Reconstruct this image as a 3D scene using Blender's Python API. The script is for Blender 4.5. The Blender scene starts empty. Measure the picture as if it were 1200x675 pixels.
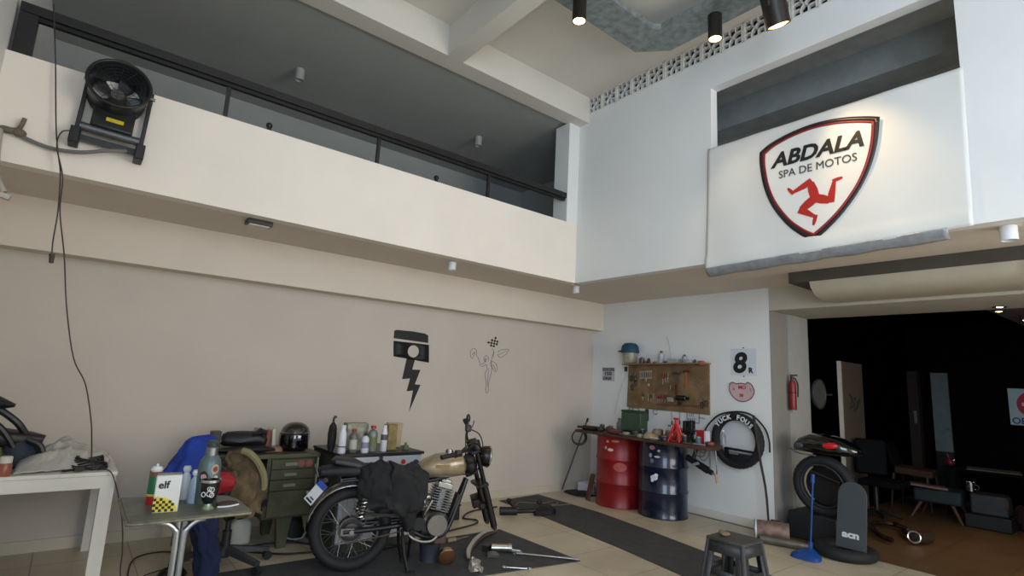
import bpy, bmesh, math, random
from mathutils import Vector, Matrix, Euler, noise
random.seed(7)
PI=math.pi; R=math.radians
C=bpy.context.scene.collection
MW={}
# ---------------------------------------------------------------- materials
def lin(h):
    h=h.lstrip('#'); o=[]
    for i in (0,2,4):
        c=int(h[i:i+2],16)/255; o.append(c/12.92 if c<=.04045 else ((c+.055)/1.055)**2.4)
    return tuple(o)+(1,)
CACHE={}
def M(h,rough=.6,metal=0,var=.12,scale=6,bump=0,emit=0,trans=0,coat=0,alpha=1):
    key=(h,rough,metal,var,scale,bump,emit,trans,coat,alpha)
    if key in CACHE: return CACHE[key]
    m=bpy.data.materials.new('paint_'+h.strip('#')); m.use_nodes=True
    nt=m.node_tree; b=nt.nodes['Principled BSDF']; c=lin(h)
    tc=nt.nodes.new('ShaderNodeTexCoord'); nz=nt.nodes.new('ShaderNodeTexNoise'); nz.inputs['Scale'].default_value=scale; nz.inputs['Detail'].default_value=5
    nt.links.new(tc.outputs['Object'],nz.inputs['Vector'])
    rp=nt.nodes.new('ShaderNodeValToRGB'); rp.color_ramp.elements[0].position=.3; rp.color_ramp.elements[1].position=.7
    rp.color_ramp.elements[0].color=tuple(max(0,x*(1-var)) for x in c[:3])+(1,)
    rp.color_ramp.elements[1].color=tuple(min(1,x*(1+var)) for x in c[:3])+(1,)
    nt.links.new(nz.outputs['Fac'],rp.inputs['Fac']); nt.links.new(rp.outputs['Color'],b.inputs['Base Color'])
    b.inputs['Roughness'].default_value=rough; b.inputs['Metallic'].default_value=metal
    if max(c[:3])<.006 and rough>=.8: b.inputs['Specular IOR Level'].default_value=.12
    if trans: b.inputs['Transmission Weight'].default_value=trans
    if coat: b.inputs['Coat Weight'].default_value=coat
    if alpha<1: b.inputs['Alpha'].default_value=alpha
    if emit:
        b.inputs['Emission Color'].default_value=c; b.inputs['Emission Strength'].default_value=emit
    if bump:
        bp=nt.nodes.new('ShaderNodeBump'); bp.inputs['Strength'].default_value=bump; bp.inputs['Distance'].default_value=.01
        n2=nt.nodes.new('ShaderNodeTexNoise'); n2.inputs['Scale'].default_value=scale*6; n2.inputs['Detail'].default_value=6
        nt.links.new(tc.outputs['Object'],n2.inputs['Vector']); nt.links.new(n2.outputs['Fac'],bp.inputs['Height']); nt.links.new(bp.outputs['Normal'],b.inputs['Normal'])
    CACHE[key]=m; return m
def tilemat(name,c1,c2,cm,w,rough,mortar=.004,stain=None):
    m=bpy.data.materials.new(name); m.use_nodes=True; nt=m.node_tree; b=nt.nodes['Principled BSDF']
    tc=nt.nodes.new('ShaderNodeTexCoord'); br=nt.nodes.new('ShaderNodeTexBrick'); br.offset=0
    br.inputs['Scale'].default_value=1; br.inputs['Brick Width'].default_value=w; br.inputs['Row Height'].default_value=w; br.inputs['Mortar Size'].default_value=mortar
    br.inputs['Color1'].default_value=lin(c1); br.inputs['Color2'].default_value=lin(c2); br.inputs['Mortar'].default_value=lin(cm)
    nt.links.new(tc.outputs['Object'],br.inputs['Vector'])
    nz=nt.nodes.new('ShaderNodeTexNoise'); nz.inputs['Scale'].default_value=1.7; nz.inputs['Detail'].default_value=7; nz.inputs['Roughness'].default_value=.65
    nt.links.new(tc.outputs['Object'],nz.inputs['Vector'])
    rp=nt.nodes.new('ShaderNodeValToRGB'); rp.color_ramp.elements[0].position=.35; rp.color_ramp.elements[1].position=.65
    rp.color_ramp.elements[0].color=(.72,.7,.66,1); rp.color_ramp.elements[1].color=(1,1,1,1)
    nt.links.new(nz.outputs['Fac'],rp.inputs['Fac'])
    mx=nt.nodes.new('ShaderNodeMix'); mx.data_type='RGBA'; mx.blend_type='MULTIPLY'; mx.inputs[0].default_value=.8
    nt.links.new(br.outputs['Color'],mx.inputs[6]); nt.links.new(rp.outputs['Color'],mx.inputs[7]); nt.links.new(mx.outputs[2],b.inputs['Base Color'])
    mr=nt.nodes.new('ShaderNodeMapRange'); mr.inputs['To Min'].default_value=rough-.08; mr.inputs['To Max'].default_value=rough+.15
    nt.links.new(nz.outputs['Fac'],mr.inputs['Value']); nt.links.new(mr.outputs['Result'],b.inputs['Roughness'])
    return m
def checkmat(c1,c2,s):
    m=bpy.data.materials.new('checker_print'); m.use_nodes=True; nt=m.node_tree; b=nt.nodes['Principled BSDF']
    tc=nt.nodes.new('ShaderNodeTexCoord'); ck=nt.nodes.new('ShaderNodeTexChecker'); ck.inputs['Scale'].default_value=s
    ck.inputs['Color1'].default_value=lin(c1); ck.inputs['Color2'].default_value=lin(c2)
    ad=nt.nodes.new('ShaderNodeVectorMath'); ad.operation='ADD'; ad.inputs[1].default_value=(.0003,.0003,.0003)
    nt.links.new(tc.outputs['Object'],ad.inputs[0]); nt.links.new(ad.outputs[0],ck.inputs['Vector'])
    nt.links.new(ck.outputs['Color'],b.inputs['Base Color']); b.inputs['Roughness'].default_value=.4; return m
# ---------------------------------------------------------------- geometry
def axm(p0,p1):
    p0=Vector(p0); d=Vector(p1)-p0; q=Vector((0,0,1)).rotation_difference(d.normalized()) if d.length>1e-9 else Euler((0,0,0)).to_quaternion()
    return Matrix.Translation(p0)@q.to_matrix().to_4x4(), d.length
def spl(pts,k=6):
    P=[Vector(p) for p in pts]
    if len(P)<3: return P
    o=[]
    for i in range(len(P)-1):
        a=P[max(0,i-1)];b=P[i];c=P[i+1];d=P[min(len(P)-1,i+2)]
        for j in range(k):
            t=j/k; o.append(.5*((2*b)+(c-a)*t+(2*a-5*b+4*c-d)*t*t+(3*b-a-3*c+d)*t**3))
    o.append(P[-1]); return o
class G:
    def __init__(s): s.bm=bmesh.new()
    def box(s,c,sz,rot=(0,0,0)):
        m=Matrix.Translation(c)@Euler(rot).to_matrix().to_4x4()@Matrix.Diagonal((sz[0],sz[1],sz[2],1))
        bmesh.ops.create_cube(s.bm,size=1,matrix=m); return s
    def bx(s,a,b):
        return s.box([(a[i]+b[i])/2 for i in range(3)],[abs(b[i]-a[i]) for i in range(3)])
    def taper(s,c0,s0,c1,s1):
        v=[]
        for c,z in ((c0,s0),(c1,s1)):
            for dx,dy in ((-1,-1),(1,-1),(1,1),(-1,1)): v.append(s.bm.verts.new((c[0]+dx*z[0]/2,c[1]+dy*z[1]/2,c[2])))
        f=s.bm.faces.new; f(v[3::-1]); f(v[4:])
        for i in range(4): f((v[i],v[(i+1)%4],v[4+(i+1)%4],v[4+i]))
        return s
    def lathe(s,prof,n=28,mat=Matrix(),ang=2*PI,sy=1):
        rings=[]
        full=abs(ang-2*PI)<1e-6; k=n if full else n+1
        for r,z in prof:
            if r<1e-6: rings.append([s.bm.verts.new(mat@Vector((0,0,z)))])
            else: rings.append([s.bm.verts.new(mat@Vector((r*math.cos(ang*i/n),sy*r*math.sin(ang*i/n),z))) for i in range(k)])
        for a,b in zip(rings,rings[1:]):
            for i in range(n):
                j=(i+1)%k
                try:
                    if len(a)==1 and len(b)==1: continue
                    if len(a)==1: s.bm.faces.new((a[0],b[j],b[i]))
                    elif len(b)==1: s.bm.faces.new((a[i],a[j],b[0]))
                    else: s.bm.faces.new((a[i],a[j],b[j],b[i]))
                except ValueError: pass
        return s
    def cyl(s,p0,p1,r0,r1=None,n=20):
        r1=r0 if r1 is None else r1; m,L=axm(p0,p1); return s.lathe([(0,0),(r0,0),(r1,L),(0,L)],n,m)
    def tube(s,pts,r,n=8,k=6,closed=False):
        P=spl(pts,k) if k else [Vector(p) for p in pts]
        up=Vector((0,0,1)); rings=[]; L=len(P); prev=None
        for i,p in enumerate(P):
            d=(P[min(i+1,L-1)]-P[max(i-1,0)]);
            if d.length<1e-9: d=Vector((0,0,1))
            d.normalize()
            if prev is None:
                a=d.orthogonal().normalized()
            else:
                a=(prev-d*prev.dot(d)); a=a.normalized() if a.length>1e-6 else d.orthogonal().normalized()
            prev=a; b=d.cross(a); rr=r(i/(L-1)) if callable(r) else r
            rings.append([s.bm.verts.new(p+(a*math.cos(2*PI*j/n)+b*math.sin(2*PI*j/n))*rr) for j in range(n)])
        for A,B in zip(rings,rings[1:]):
            for j in range(n): s.bm.faces.new((A[j],A[(j+1)%n],B[(j+1)%n],B[j]))
        s.bm.faces.new(rings[0][::-1]); s.bm.faces.new(rings[-1]); return s
    def torus(s,c,axis,Rm,r,n=40,m=12,rz=None,lug=0,a0=0,a1=2*PI):
        mt,_=axm(c,Vector(c)+Vector(axis)); rz=rz or r; rings=[]; full=abs(a1-a0-2*PI)<1e-6
        for i in range(n if full else n+1):
            a=a0+(a1-a0)*i/n; ring=[]
            for j in range(m):
                b=2*PI*j/m; q=Rm+(r+(lug if (i%2 and math.cos(b)>.3) else 0))*math.cos(b)
                ring.append(s.bm.verts.new(mt@Vector((q*math.cos(a),q*math.sin(a),rz*math.sin(b)))))
            rings.append(ring)
        N=len(rings)
        for i in range(N if full else N-1):
            A=rings[i];B=rings[(i+1)%N]
            for j in range(m): s.bm.faces.new((A[j],B[j],B[(j+1)%m],A[(j+1)%m]))
        if not full: s.bm.faces.new(rings[0]); s.bm.faces.new(rings[-1][::-1])
        return s
    def prism(s,poly,d,mat=Matrix()):
        a=[s.bm.verts.new(mat@Vector((x,y,0))) for x,y in poly]; b=[s.bm.verts.new(mat@Vector((x,y,d))) for x,y in poly]; n=len(poly)
        f1=s.bm.faces.new(a[::-1]); f2=s.bm.faces.new(b); f1.normal_update(); f2.normal_update()
        for i in range(n): s.bm.faces.new((a[i],a[(i+1)%n],b[(i+1)%n],b[i]))
        bmesh.ops.triangulate(s.bm,faces=[f1,f2]); return s
    def loft(s,rings,axis='z',n=24,p=2.0,wr=0,wf=12,seed=0,mat=Matrix(),dens=1,fold=0,nf=7):
        """rings: (t, c1, c2, r1, r2) along axis; superellipse sections"""
        rs=[]
        if dens>1: rings=[tuple(a[k]+(b[k]-a[k])*j/dens for k in range(5)) for a,b in zip(rings,rings[1:]) for j in range(dens)]+[rings[-1]]
        for (t,c1,c2,r1,r2) in rings:
            ring=[]
            for i in range(n):
                a=2*PI*i/n; ca,sa=math.cos(a),math.sin(a)
                if fold:
                    ff=1+fold*math.sin(nf*a+4*noise.noise(Vector((t*5,seed,a))))*(.6+.6*noise.noise(Vector((ca*2,sa*2,seed+t*3)))); r1_,r2_=r1*ff,r2*ff
                else: r1_,r2_=r1,r2
                u=c1+r1_*math.copysign(abs(ca)**(2/p),ca); v=c2+r2_*math.copysign(abs(sa)**(2/p),sa)
                q=Vector((u,v,t)) if axis=='z' else (Vector((t,u,v)) if axis=='x' else Vector((u,t,v)))
                if wr: q+=noise.noise_vector(q*wf+Vector((seed,seed*2,0)))*wr+noise.noise_vector(q*wf*2.7+Vector((seed,0,3)))*wr*.4
                ring.append(s.bm.verts.new(mat@q))
            rs.append(ring)
        for A,B in zip(rs,rs[1:]):
            for i in range(n): s.bm.faces.new((A[i],A[(i+1)%n],B[(i+1)%n],B[i]))
        s.bm.faces.new(rs[0][::-1]); s.bm.faces.new(rs[-1]); return s
    def ball(s,c,r,rot=(0,0,0),n=20,wr=0,wf=10):
        r=(r,)*3 if not hasattr(r,'__len__') else r
        m=Matrix.Translation(c)@Euler(rot).to_matrix().to_4x4()@Matrix.Diagonal((r[0],r[1],r[2],1))
        o=bmesh.ops.create_uvsphere(s.bm,u_segments=n,v_segments=n//2+2,radius=1,matrix=m)
        if wr:
            for v in o['verts']: v.co+=noise.noise_vector(v.co*wf)*wr
        return s
    def sheet(s,fn,nu,nv):
        g=[[s.bm.verts.new(fn(i/nu,j/nv)) for j in range(nv+1)] for i in range(nu+1)]
        for i in range(nu):
            for j in range(nv): s.bm.faces.new((g[i][j],g[i+1][j],g[i+1][j+1],g[i][j+1]))
        return s
    def xf(s,mat):
        bmesh.ops.transform(s.bm,matrix=mat,verts=s.bm.verts); return s
def props(o,label=None,cat=None,group=None,kind=None):
    for k,v in (('label',label),('category',cat),('group',group),('kind',kind)):
        if v: o[k]=v
    return o
def ob(name,g,mat,parent=None,label=None,cat=None,group=None,kind=None,w=True,bev=0,solid=0,sub=0,ang=35,loc=None,rot=None):
    """link a mesh; w=True: geometry given in world space"""
    bm=g.bm
    bmesh.ops.recalc_face_normals(bm,faces=bm.faces)
    me=bpy.data.meshes.new(name)
    mw=Matrix()
    if w:
        if parent is not None: inv=MW[parent].inverted(); bmesh.ops.transform(bm,matrix=inv,verts=bm.verts)
        else:
            xs=[v.co for v in bm.verts]
            o=Vector(((min(v.x for v in xs)+max(v.x for v in xs))/2,(min(v.y for v in xs)+max(v.y for v in xs))/2,min(v.z for v in xs)))
            if kind=='structure': o=Vector((0,0,0))
            bmesh.ops.translate(bm,vec=-o,verts=bm.verts); mw=Matrix.Translation(o)
    bm.to_mesh(me); bm.free()
    me.polygons.foreach_set('use_smooth',[True]*len(me.polygons)); me.set_sharp_from_angle(angle=R(ang))
    me.materials.append(mat)
    obj=bpy.data.objects.new(name,me); C.objects.link(obj)
    if parent is not None: obj.parent=parent; MW[obj]=MW[parent]
    else:
        if loc is not None: mw=Matrix.Translation(loc)@Euler(rot or (0,0,0)).to_matrix().to_4x4()
        obj.matrix_world=mw; MW[obj]=mw
    if bev:
        b=obj.modifiers.new('Bevel','BEVEL'); b.width=bev; b.segments=2; b.limit_method='ANGLE'
    if solid:
        b=obj.modifiers.new('Solid','SOLIDIFY'); b.thickness=solid; b.offset=0
    if sub:
        b=obj.modifiers.new('Sub','SUBSURF'); b.levels=sub; b.render_levels=sub
    return props(obj,label,cat,group,kind)
def T(name,loc,label,cat,group=None,rot=(0,0,0)):
    o=bpy.data.objects.new(name,None); C.objects.link(o); o.location=loc; o.rotation_euler=rot; o.empty_display_size=.05
    MW[o]=Matrix.Translation(loc)@Euler(rot).to_matrix().to_4x4()
    return props(o,label,cat,group)
def S(name,g,mat,**k): return ob(name,g,mat,kind='structure',**k)
def dup(root,loc,rot=None,label=None,group=None):
    def cp(o,par):
        c=o.copy(); C.objects.link(c); c.parent=par
        for ch in list(o.children): cp(ch,c)
        return c
    r=cp(root,None); r.location=loc
    if rot is not None: r.rotation_euler=rot
    MW[r]=Matrix.Translation(loc)@Euler(r.rotation_euler).to_matrix().to_4x4()
    if label: r['label']=label
    if group: r['group']=group
    return r
# frames for flat art: right wall faces -x, left wall faces -y
def WR(y,z,x): return Matrix(((0,0,-1,x),(-1,0,0,y),(0,1,0,z),(0,0,0,1)))
def WL(x,z,y): return Matrix(((1,0,0,x),(0,0,-1,y),(0,1,0,z),(0,0,0,1)))
def TX(body,size,mat4,mat,parent,name='lettering',w=True,shear=0,offset=0,ext=.0015,sx=1,align='LEFT'):
    cu=bpy.data.curves.new('t','FONT'); cu.body=body; cu.size=size; cu.shear=shear; cu.offset=offset; cu.extrude=ext; cu.align_x=align; cu.resolution_u=3
    to=bpy.data.objects.new('t',cu); C.objects.link(to)
    bpy.context.view_layer.update()
    me=bpy.data.meshes.new_from_object(to.evaluated_get(bpy.context.evaluated_depsgraph_get()))
    bpy.data.objects.remove(to); bpy.data.curves.remove(cu)
    g=G(); g.bm.from_mesh(me); bpy.data.meshes.remove(me)
    g.xf(mat4@Matrix.Diagonal((sx,1,1,1)))
    return ob(name,g,mat,parent,w=w,ang=30)
def WRp(pts,x): return [Vector((x,y,z)) for y,z in pts]
def poly_on(pts,d,frame):   # pts already in frame coordinates
    return G().prism(pts,d,frame)
# ================================================================ SETTING
white=M('#e2e2e0',.75,var=.025,scale=2,bump=.05); cream=M('#e8dfd3',.75,var=.03,scale=2,bump=.08)
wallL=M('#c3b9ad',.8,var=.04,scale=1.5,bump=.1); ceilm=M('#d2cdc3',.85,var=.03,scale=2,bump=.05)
dgrey=M('#a3a6a3',.9,var=.05,scale=2); soff=M('#d6cabb',.8,var=.03,scale=2)
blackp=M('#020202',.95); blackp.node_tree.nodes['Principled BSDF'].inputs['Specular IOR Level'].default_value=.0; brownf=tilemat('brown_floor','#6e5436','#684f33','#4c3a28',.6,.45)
floorm=tilemat('beige_tile','#c9bda6','#c4b8a2','#8f8573',.6,.35)
X0=-.62
S('floor_1',G().bx((X0,-4,-.1),(6.2,5.9,0)),floorm)
S('floor_2',G().bx((6.2,-2.6,-.1),(11.3,5.9,0)),brownf)
S('wall_left',G().bx((X0-.15,-.4,0),(X0,7.4,5.3)),white)
S('wall_left_front',G().bx((X0-.15,-4,0),(X0,-.4,.4)).bx((X0-.15,-4,4.6),(X0,-.4,5.3)).bx((X0-.15,-4,.4),(X0,-3.6,4.6)),white)
S('wall_front_blocker',G().bx((X0,-4.15,0),(2.6,-4,5.25)).bx((2.6,-4.15,0),(7.4,-4,.5)).bx((2.6,-4.15,4.4),(7.4,-4,5.25)),white)  # unseen wall added behind the camera to keep light off the lower left
S('wall_back',G().bx((X0,5.79,0),(6.28,5.95,2.75)),wallL)
S('wall_right',G().bx((6.28,3.04,0),(7.2,5.95,2.73)),white)
S('wall_right_front',G().bx((6.28,-4,0),(6.4,-1.2,2.73)),white)
S('trim_1',G().bx((6.28,-4,2.46),(7.2,3.04,2.73)),M('#b9b2a4',.8,var=.04))
S('trim_2',G().bx((6.72,3.0,0),(7.2,3.04,2.46)),M('#a9a69e',.7,var=.05))
S('trim_3',G().bx((6.281,3.031,0),(6.71,3.038,2.46)),M('#8f8a82',.7,var=.05))
S('trim_4',G().bx((X0,5.60,2.32),(6.28,5.79,2.731)),soff)
# balcony floor slab and parapet
S('balcony_floor',G().bx((X0,4.82,2.731),(6.3,7.3,2.93)),soff)
S('balcony_parapet',G().bx((X0,4.70,2.73),(4.735,4.82,3.48)),cream)
S('soffit_right',G().bx((4.85,-4,2.731),(7.4,4.82,2.93)),soff)
# beams, ceiling
S('ceiling',G().bx((X0,-4,5.15),(5.0,4.76,5.25)),ceilm)
S('ceiling_beam',G().bx((X0,4.54,4.80),(4.734,4.76,5.15)),ceilm)
S('ceiling_beam_cross',G().bx((2.60,-4,4.80),(2.79,4.54,5.15)),ceilm)
# balcony interior
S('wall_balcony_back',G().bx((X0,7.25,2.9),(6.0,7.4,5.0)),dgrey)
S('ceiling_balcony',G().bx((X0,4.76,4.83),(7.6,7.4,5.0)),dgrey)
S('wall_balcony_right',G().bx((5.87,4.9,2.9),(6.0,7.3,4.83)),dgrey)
S('trim_5',G().bx((4.55,4.70,3.48),(4.85,4.95,4.80)),white)
# upper right wall with opening
g=G().bx((4.734,-4,2.73),(4.85,.84,4.92)).bx((4.734,2.83,2.73),(4.85,4.70,4.92)).bx((4.734,.84,4.58),(4.85,2.83,4.92)).bx((4.734,.84,2.73),(4.85,2.83,3.2))
S('wall_right_upper',g,white)
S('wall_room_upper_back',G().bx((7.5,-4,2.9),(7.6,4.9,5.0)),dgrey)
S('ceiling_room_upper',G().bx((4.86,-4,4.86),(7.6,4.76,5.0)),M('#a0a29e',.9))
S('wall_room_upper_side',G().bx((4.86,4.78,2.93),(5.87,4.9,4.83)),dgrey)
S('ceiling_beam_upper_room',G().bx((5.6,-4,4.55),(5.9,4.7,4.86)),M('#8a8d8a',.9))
# light frame round the opening
#S('trim_6',G().bx((4.70+.03,2.80,3.2),(4.86,2.832,4.60)).bx((4.73,.82,4.55),(4.86,2.83,4.582)),M('#b5b0a2',.7))
# baseboards
S('baseboard_back',G().bx((X0,5.775,0),(6.28,5.79,.09)),M('#c0b7a5',.5,var=.05))
S('baseboard_right',G().bx((6.262,3.04,0),(6.28,5.79,.09)),M('#d8d4ca',.5,var=.05))
# dark room
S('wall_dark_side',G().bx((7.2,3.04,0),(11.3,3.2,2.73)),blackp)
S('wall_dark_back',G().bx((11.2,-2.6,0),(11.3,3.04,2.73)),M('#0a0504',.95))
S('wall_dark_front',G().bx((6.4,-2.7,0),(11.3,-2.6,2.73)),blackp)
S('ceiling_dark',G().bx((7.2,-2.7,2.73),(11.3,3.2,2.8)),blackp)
# roller shutter housing beneath the soffit
t=T('roller_shutter_box',(5.95,.9,2.73),'long beige rounded shutter housing under the upper wall, above the wide dark doorway','shutter box')
ob('recess_strip',G().bx((5.58,-2.0,2.62),(6.28,2.49,2.729)),M('#4a443b',.8),t)
prof=[(0,0),(.68,0),(.68,-.13),(.3,-.15),(.12,-.12),(.03,-.06)]
ob('housing',G().prism(prof,4.3,Matrix(((1,0,0,5.60),(0,0,1,-2.0),(0,1,0,2.62),(0,0,0,1)))),M('#b4ab99',.6,var=.04),t)
# breeze blocks
def block():
    g=G(); w=.228; h=.225; f=.018
    g.bx((0,0,0),(.05,f,h)).bx((0,w-f,0),(.05,w,h)).bx((0,0,0),(.05,w,f)).bx((0,0,h-f),(.05,w,h))
    cx,cz=w/2,h/2
    def bar(a,b): g.box((.025,(a[0]+b[0])/2,(a[1]+b[1])/2),(.045,math.hypot(a[0]-b[0],a[1]-b[1])+.008,.011),(math.atan2(b[1]-a[1],b[0]-a[0]),0,0))
    for sx in (-1,1):
        for sz in (-1,1):
            a=(cx+sx*.034,cz+sz*.036)
            bar(a,(cx+sx*.034,cz+sz*.105)); bar(a,(cx+sx*.105,cz+sz*.036)); bar(a,(cx,cz))
    return g
b0=ob('breeze_block',block(),M('#dcdad4',.7),None,'white patterned breeze block in the row between the upper right wall and the ceiling','breeze block','white breeze blocks under the ceiling',w=False,loc=(4.74,4.34,4.922))
for i in range(1,22):
    c=b0.copy(); C.objects.link(c); c.location=(4.74,4.34-.233*i,4.922)
S('trim_7',G().bx((4.80,-4,4.921),(4.9,4.7,5.15)),M('#241f1b',.9))
# ---------------------------------------------------------------- camera and light
cam=bpy.data.cameras.new('camera'); co=bpy.data.objects.new('camera',cam); C.objects.link(co)
f=636.; cam.sensor_width=36; cam.lens=f/1200*36; cam.clip_start=.02
yaw,pitch,roll=R(51.48),R(9.66),R(2.98)
F=Vector((math.cos(yaw)*math.cos(pitch),math.sin(yaw)*math.cos(pitch),math.sin(pitch))); Rt=Vector((math.sin(yaw),-math.cos(yaw),0)); U=Rt.cross(F)
r=math.cos(roll)*Rt+math.sin(roll)*U; u=-math.sin(roll)*Rt+math.cos(roll)*U
m=Matrix((r,u,-F)).transposed().to_4x4(); m.translation=(0,0,1.5); co.matrix_world=m
bpy.context.scene.camera=co
w=bpy.data.worlds.new('World'); bpy.context.scene.world=w; w.use_nodes=True
w.node_tree.nodes['Background'].inputs[0].default_value=(.72,.85,1,1); w.node_tree.nodes['Background'].inputs[1].default_value=.8
def light(kind,name,loc,tgt,power,col,size=1,size_y=None,spot=60,blend=.5):
    l=bpy.data.lights.new(name,kind); l.energy=power; l.color=col
    if kind=='AREA': l.shape='RECTANGLE'; l.size=size; l.size_y=size_y or size
    elif kind=='SPOT': l.spot_size=R(spot); l.spot_blend=blend; l.shadow_soft_size=size
    else: l.shadow_soft_size=size
    o=bpy.data.objects.new(name,l); C.objects.link(o); o.location=loc
    d=Vector(tgt)-Vector(loc); o.rotation_euler=d.to_track_quat('-Z','Y').to_euler(); return o
light('AREA','window_light_side',(X0-.05,-2.0,2.6),(4.7,1.5,2.5),190,(.62,.80,1),3.1,3.6)
light('AREA','window_light_front',(4.4,-3.95,2.6),(2.8,4,3.3),225,(1,.93,.85),3.6,3.4)
vs=bpy.context.scene.view_settings; vs.view_transform='Standard'; vs.look='None'; vs.exposure=.25
# ================================================================ UPPER LEVEL
blk=M('#141414',.4,var=.2); blkm=M('#1b1b1c',.5,.3,var=.2); rub=M('#17171a',.75,var=.25,bump=.1); chrome=M('#c8c8c8',.18,1,var=.05); steel=M('#8d8f90',.35,.9,var=.15); galv=M('#858d8c',.5,.4,var=.3,scale=14)
redp=M('#a3141a',.4,var=.15); wht=M('#d9dadb',.45,var=.04)
t=T('balcony_railing',(2,4.76,3.48),'black metal balcony railing with flat handrail above the cream parapet','railing')
ob('handrail',G().bx((-.6,4.71,3.79),(4.66,4.80,3.855)),blk,t)
ob('lower_rail',G().bx((-.6,4.735,3.76),(4.62,4.77,3.79)),blkm,t)
for x in (.70,2.037,3.37): ob('baluster',G().bx((x-.015,4.745,3.48),(x+.015,4.775,3.80)),blk,t)
ob('end_post',G().bx((-.6,4.72,3.48),(-.5,4.80,3.80)),blk,t)
for x,l in ((1.041,'small black knob on the parapet between the fan and the middle of the balcony'),(2.704,'small black knob on the parapet near the right end of the balcony')):
    g=G().cyl((x,4.76,3.48),(x,4.76,3.53),.018); g.ball((x,4.76,3.545),.026); ob('parapet_knob',g,blk,None,l,'knob')
def downlight(x,y,z,lab,grp,cm,r=.042,h=.085):
    t=T('ceiling_downlight',(x,y,z),lab,'ceiling light',grp)
    ob('housing',G().lathe([(0,0),(r,0),(r,-h),(r*.84,-h),(r*.8,-h*.75),(0,-h*.75)],24),cm,t,w=False)
    ob('lens',G().lathe([(0,-h*.78),(r*.78,-h*.78),(r*.78,-h*.74),(0,-h*.74)],20),M('#bfc4c4',.2),t,w=False)
gl=M('#9a9d9b',.6)
downlight(3.08,4.93,2.73,'white cylinder downlight under the balcony soffit, left of the inner corner',None,wht)
downlight(4.92,4.86,2.73,'white cylinder downlight at the inner corner of the soffit',None,wht)
downlight(4.93,.70,2.73,'white cylinder downlight under the soffit to the right of the banner',None,wht,.05,.10)
downlight(5.45,.62,2.62,'white cylinder downlight at the right frame edge, over the shutter housing',None,wht,.05,.11)
downlight(1.55,5.98,4.83,'grey downlight on the dark balcony ceiling, the left one',None,gl,.05,.13)
downlight(4.0,5.95,4.83,'grey downlight on the dark balcony ceiling, the right one',None,gl,.05,.13)
t=T('flat_ceiling_light',(1.09,4.88,2.73),'square black flat light fitting under the balcony soffit','ceiling light')
ob('frame',G().bx((.99,4.83,2.69),(1.19,4.95,2.73)),blk,t,bev=.004); ob('diffuser',G().bx((1.01,4.845,2.682),(1.17,4.935,2.692)),M('#b9b5ac',.3),t)
# barrel fan on the parapet
t=T('barrel_fan',(-.01,4.7,2.93),'black industrial barrel fan bolted to the cream parapet','fan')
t.rotation_euler=(0,R(2),0); MW[t]=Matrix.Translation((-.01,4.7,2.93))@Euler((0,R(2),0)).to_matrix().to_4x4()
for s in (-1,1):
    ob('side_bar',G().box((s*.185,-.05,.28),(.026,.045,.5)),blk,t,w=False,bev=.004)
    ob('foot',G().box((s*.185,-.08,.045),(.055,.15,.11)),blkm,t,w=False,bev=.006)
    ob('clamp_bolt',G().cyl((s*.185-.02*s,-.08,.48),(s*.21,-.08,.48),.012),steel,t,w=False)
ob('cross_tube',G().cyl((-.17,-.12,.12),(.17,-.12,.12),.03),M('#5b5d60',.4,.6),t,w=False)
ob('cross_bar',G().box((0,-.07,.055),(.34,.03,.04)),blk,t,w=False)
mb=ob('motor_box',G().box((0,-.11,.22),(.24,.10,.18),(R(-8),0,0)),blk,t,w=False,bev=.012)
lb=ob('warning_label',G().box((.01,-.163,.205),(.10,.003,.028),(R(-8),0,0)),M('#c9b321',.5),t,w=False)
dm=Matrix.Translation((-.01,-.02,.40))@Euler((R(78),0,0)).to_matrix().to_4x4()@Matrix.Scale(.83,4)
ob('drum',G().lathe([(.19,0),(.205,.02),(.205,.25),(.225,.27),(.222,.285),(.205,.28),(.195,.25),(.195,.02),(.19,0)],48,dm),M('#2c2f33',.3,.3),t,w=False)
ob('rim',G().torus(dm@Vector((0,0,.28)),dm.to_3x3()@Vector((0,0,1)),.181,.010,56,10),blk,t,w=False)
g=G().lathe([(0,.12),(.05,.12),(.062,.09),(.065,.02),(0,.02)],28,dm); ob('hub',g,M('#57544f',.4),t,w=False)
g=G()
for k in range(5):
    a=2*PI*k/5
    def bl(u,v,a=a):
        rr=.05+.135*u; b=a+(v-.5)*(.9-.2*u); return dm@Vector((rr*math.cos(b),rr*math.sin(b),.05+.05*(v-.5)))
    g.sheet(bl,5,5)
ob('fan_blades',g,M('#3b3d42',.35),t,w=False,solid=.004)
g=G()
for rr in (.05,.075,.10,.125,.15): g.torus(dm@Vector((0,0,.265)),dm.to_3x3()@Vector((0,0,1)),rr,.0014,48,5)
for k in range(12):
    a=2*PI*k/12; g.tube([dm@Vector((.05*math.cos(a),.05*math.sin(a),.267)),dm@Vector((.215*math.cos(a),.215*math.sin(a),.267))],.0016,5,0)
ob('front_grille',g,blkm,t,w=False)
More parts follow.
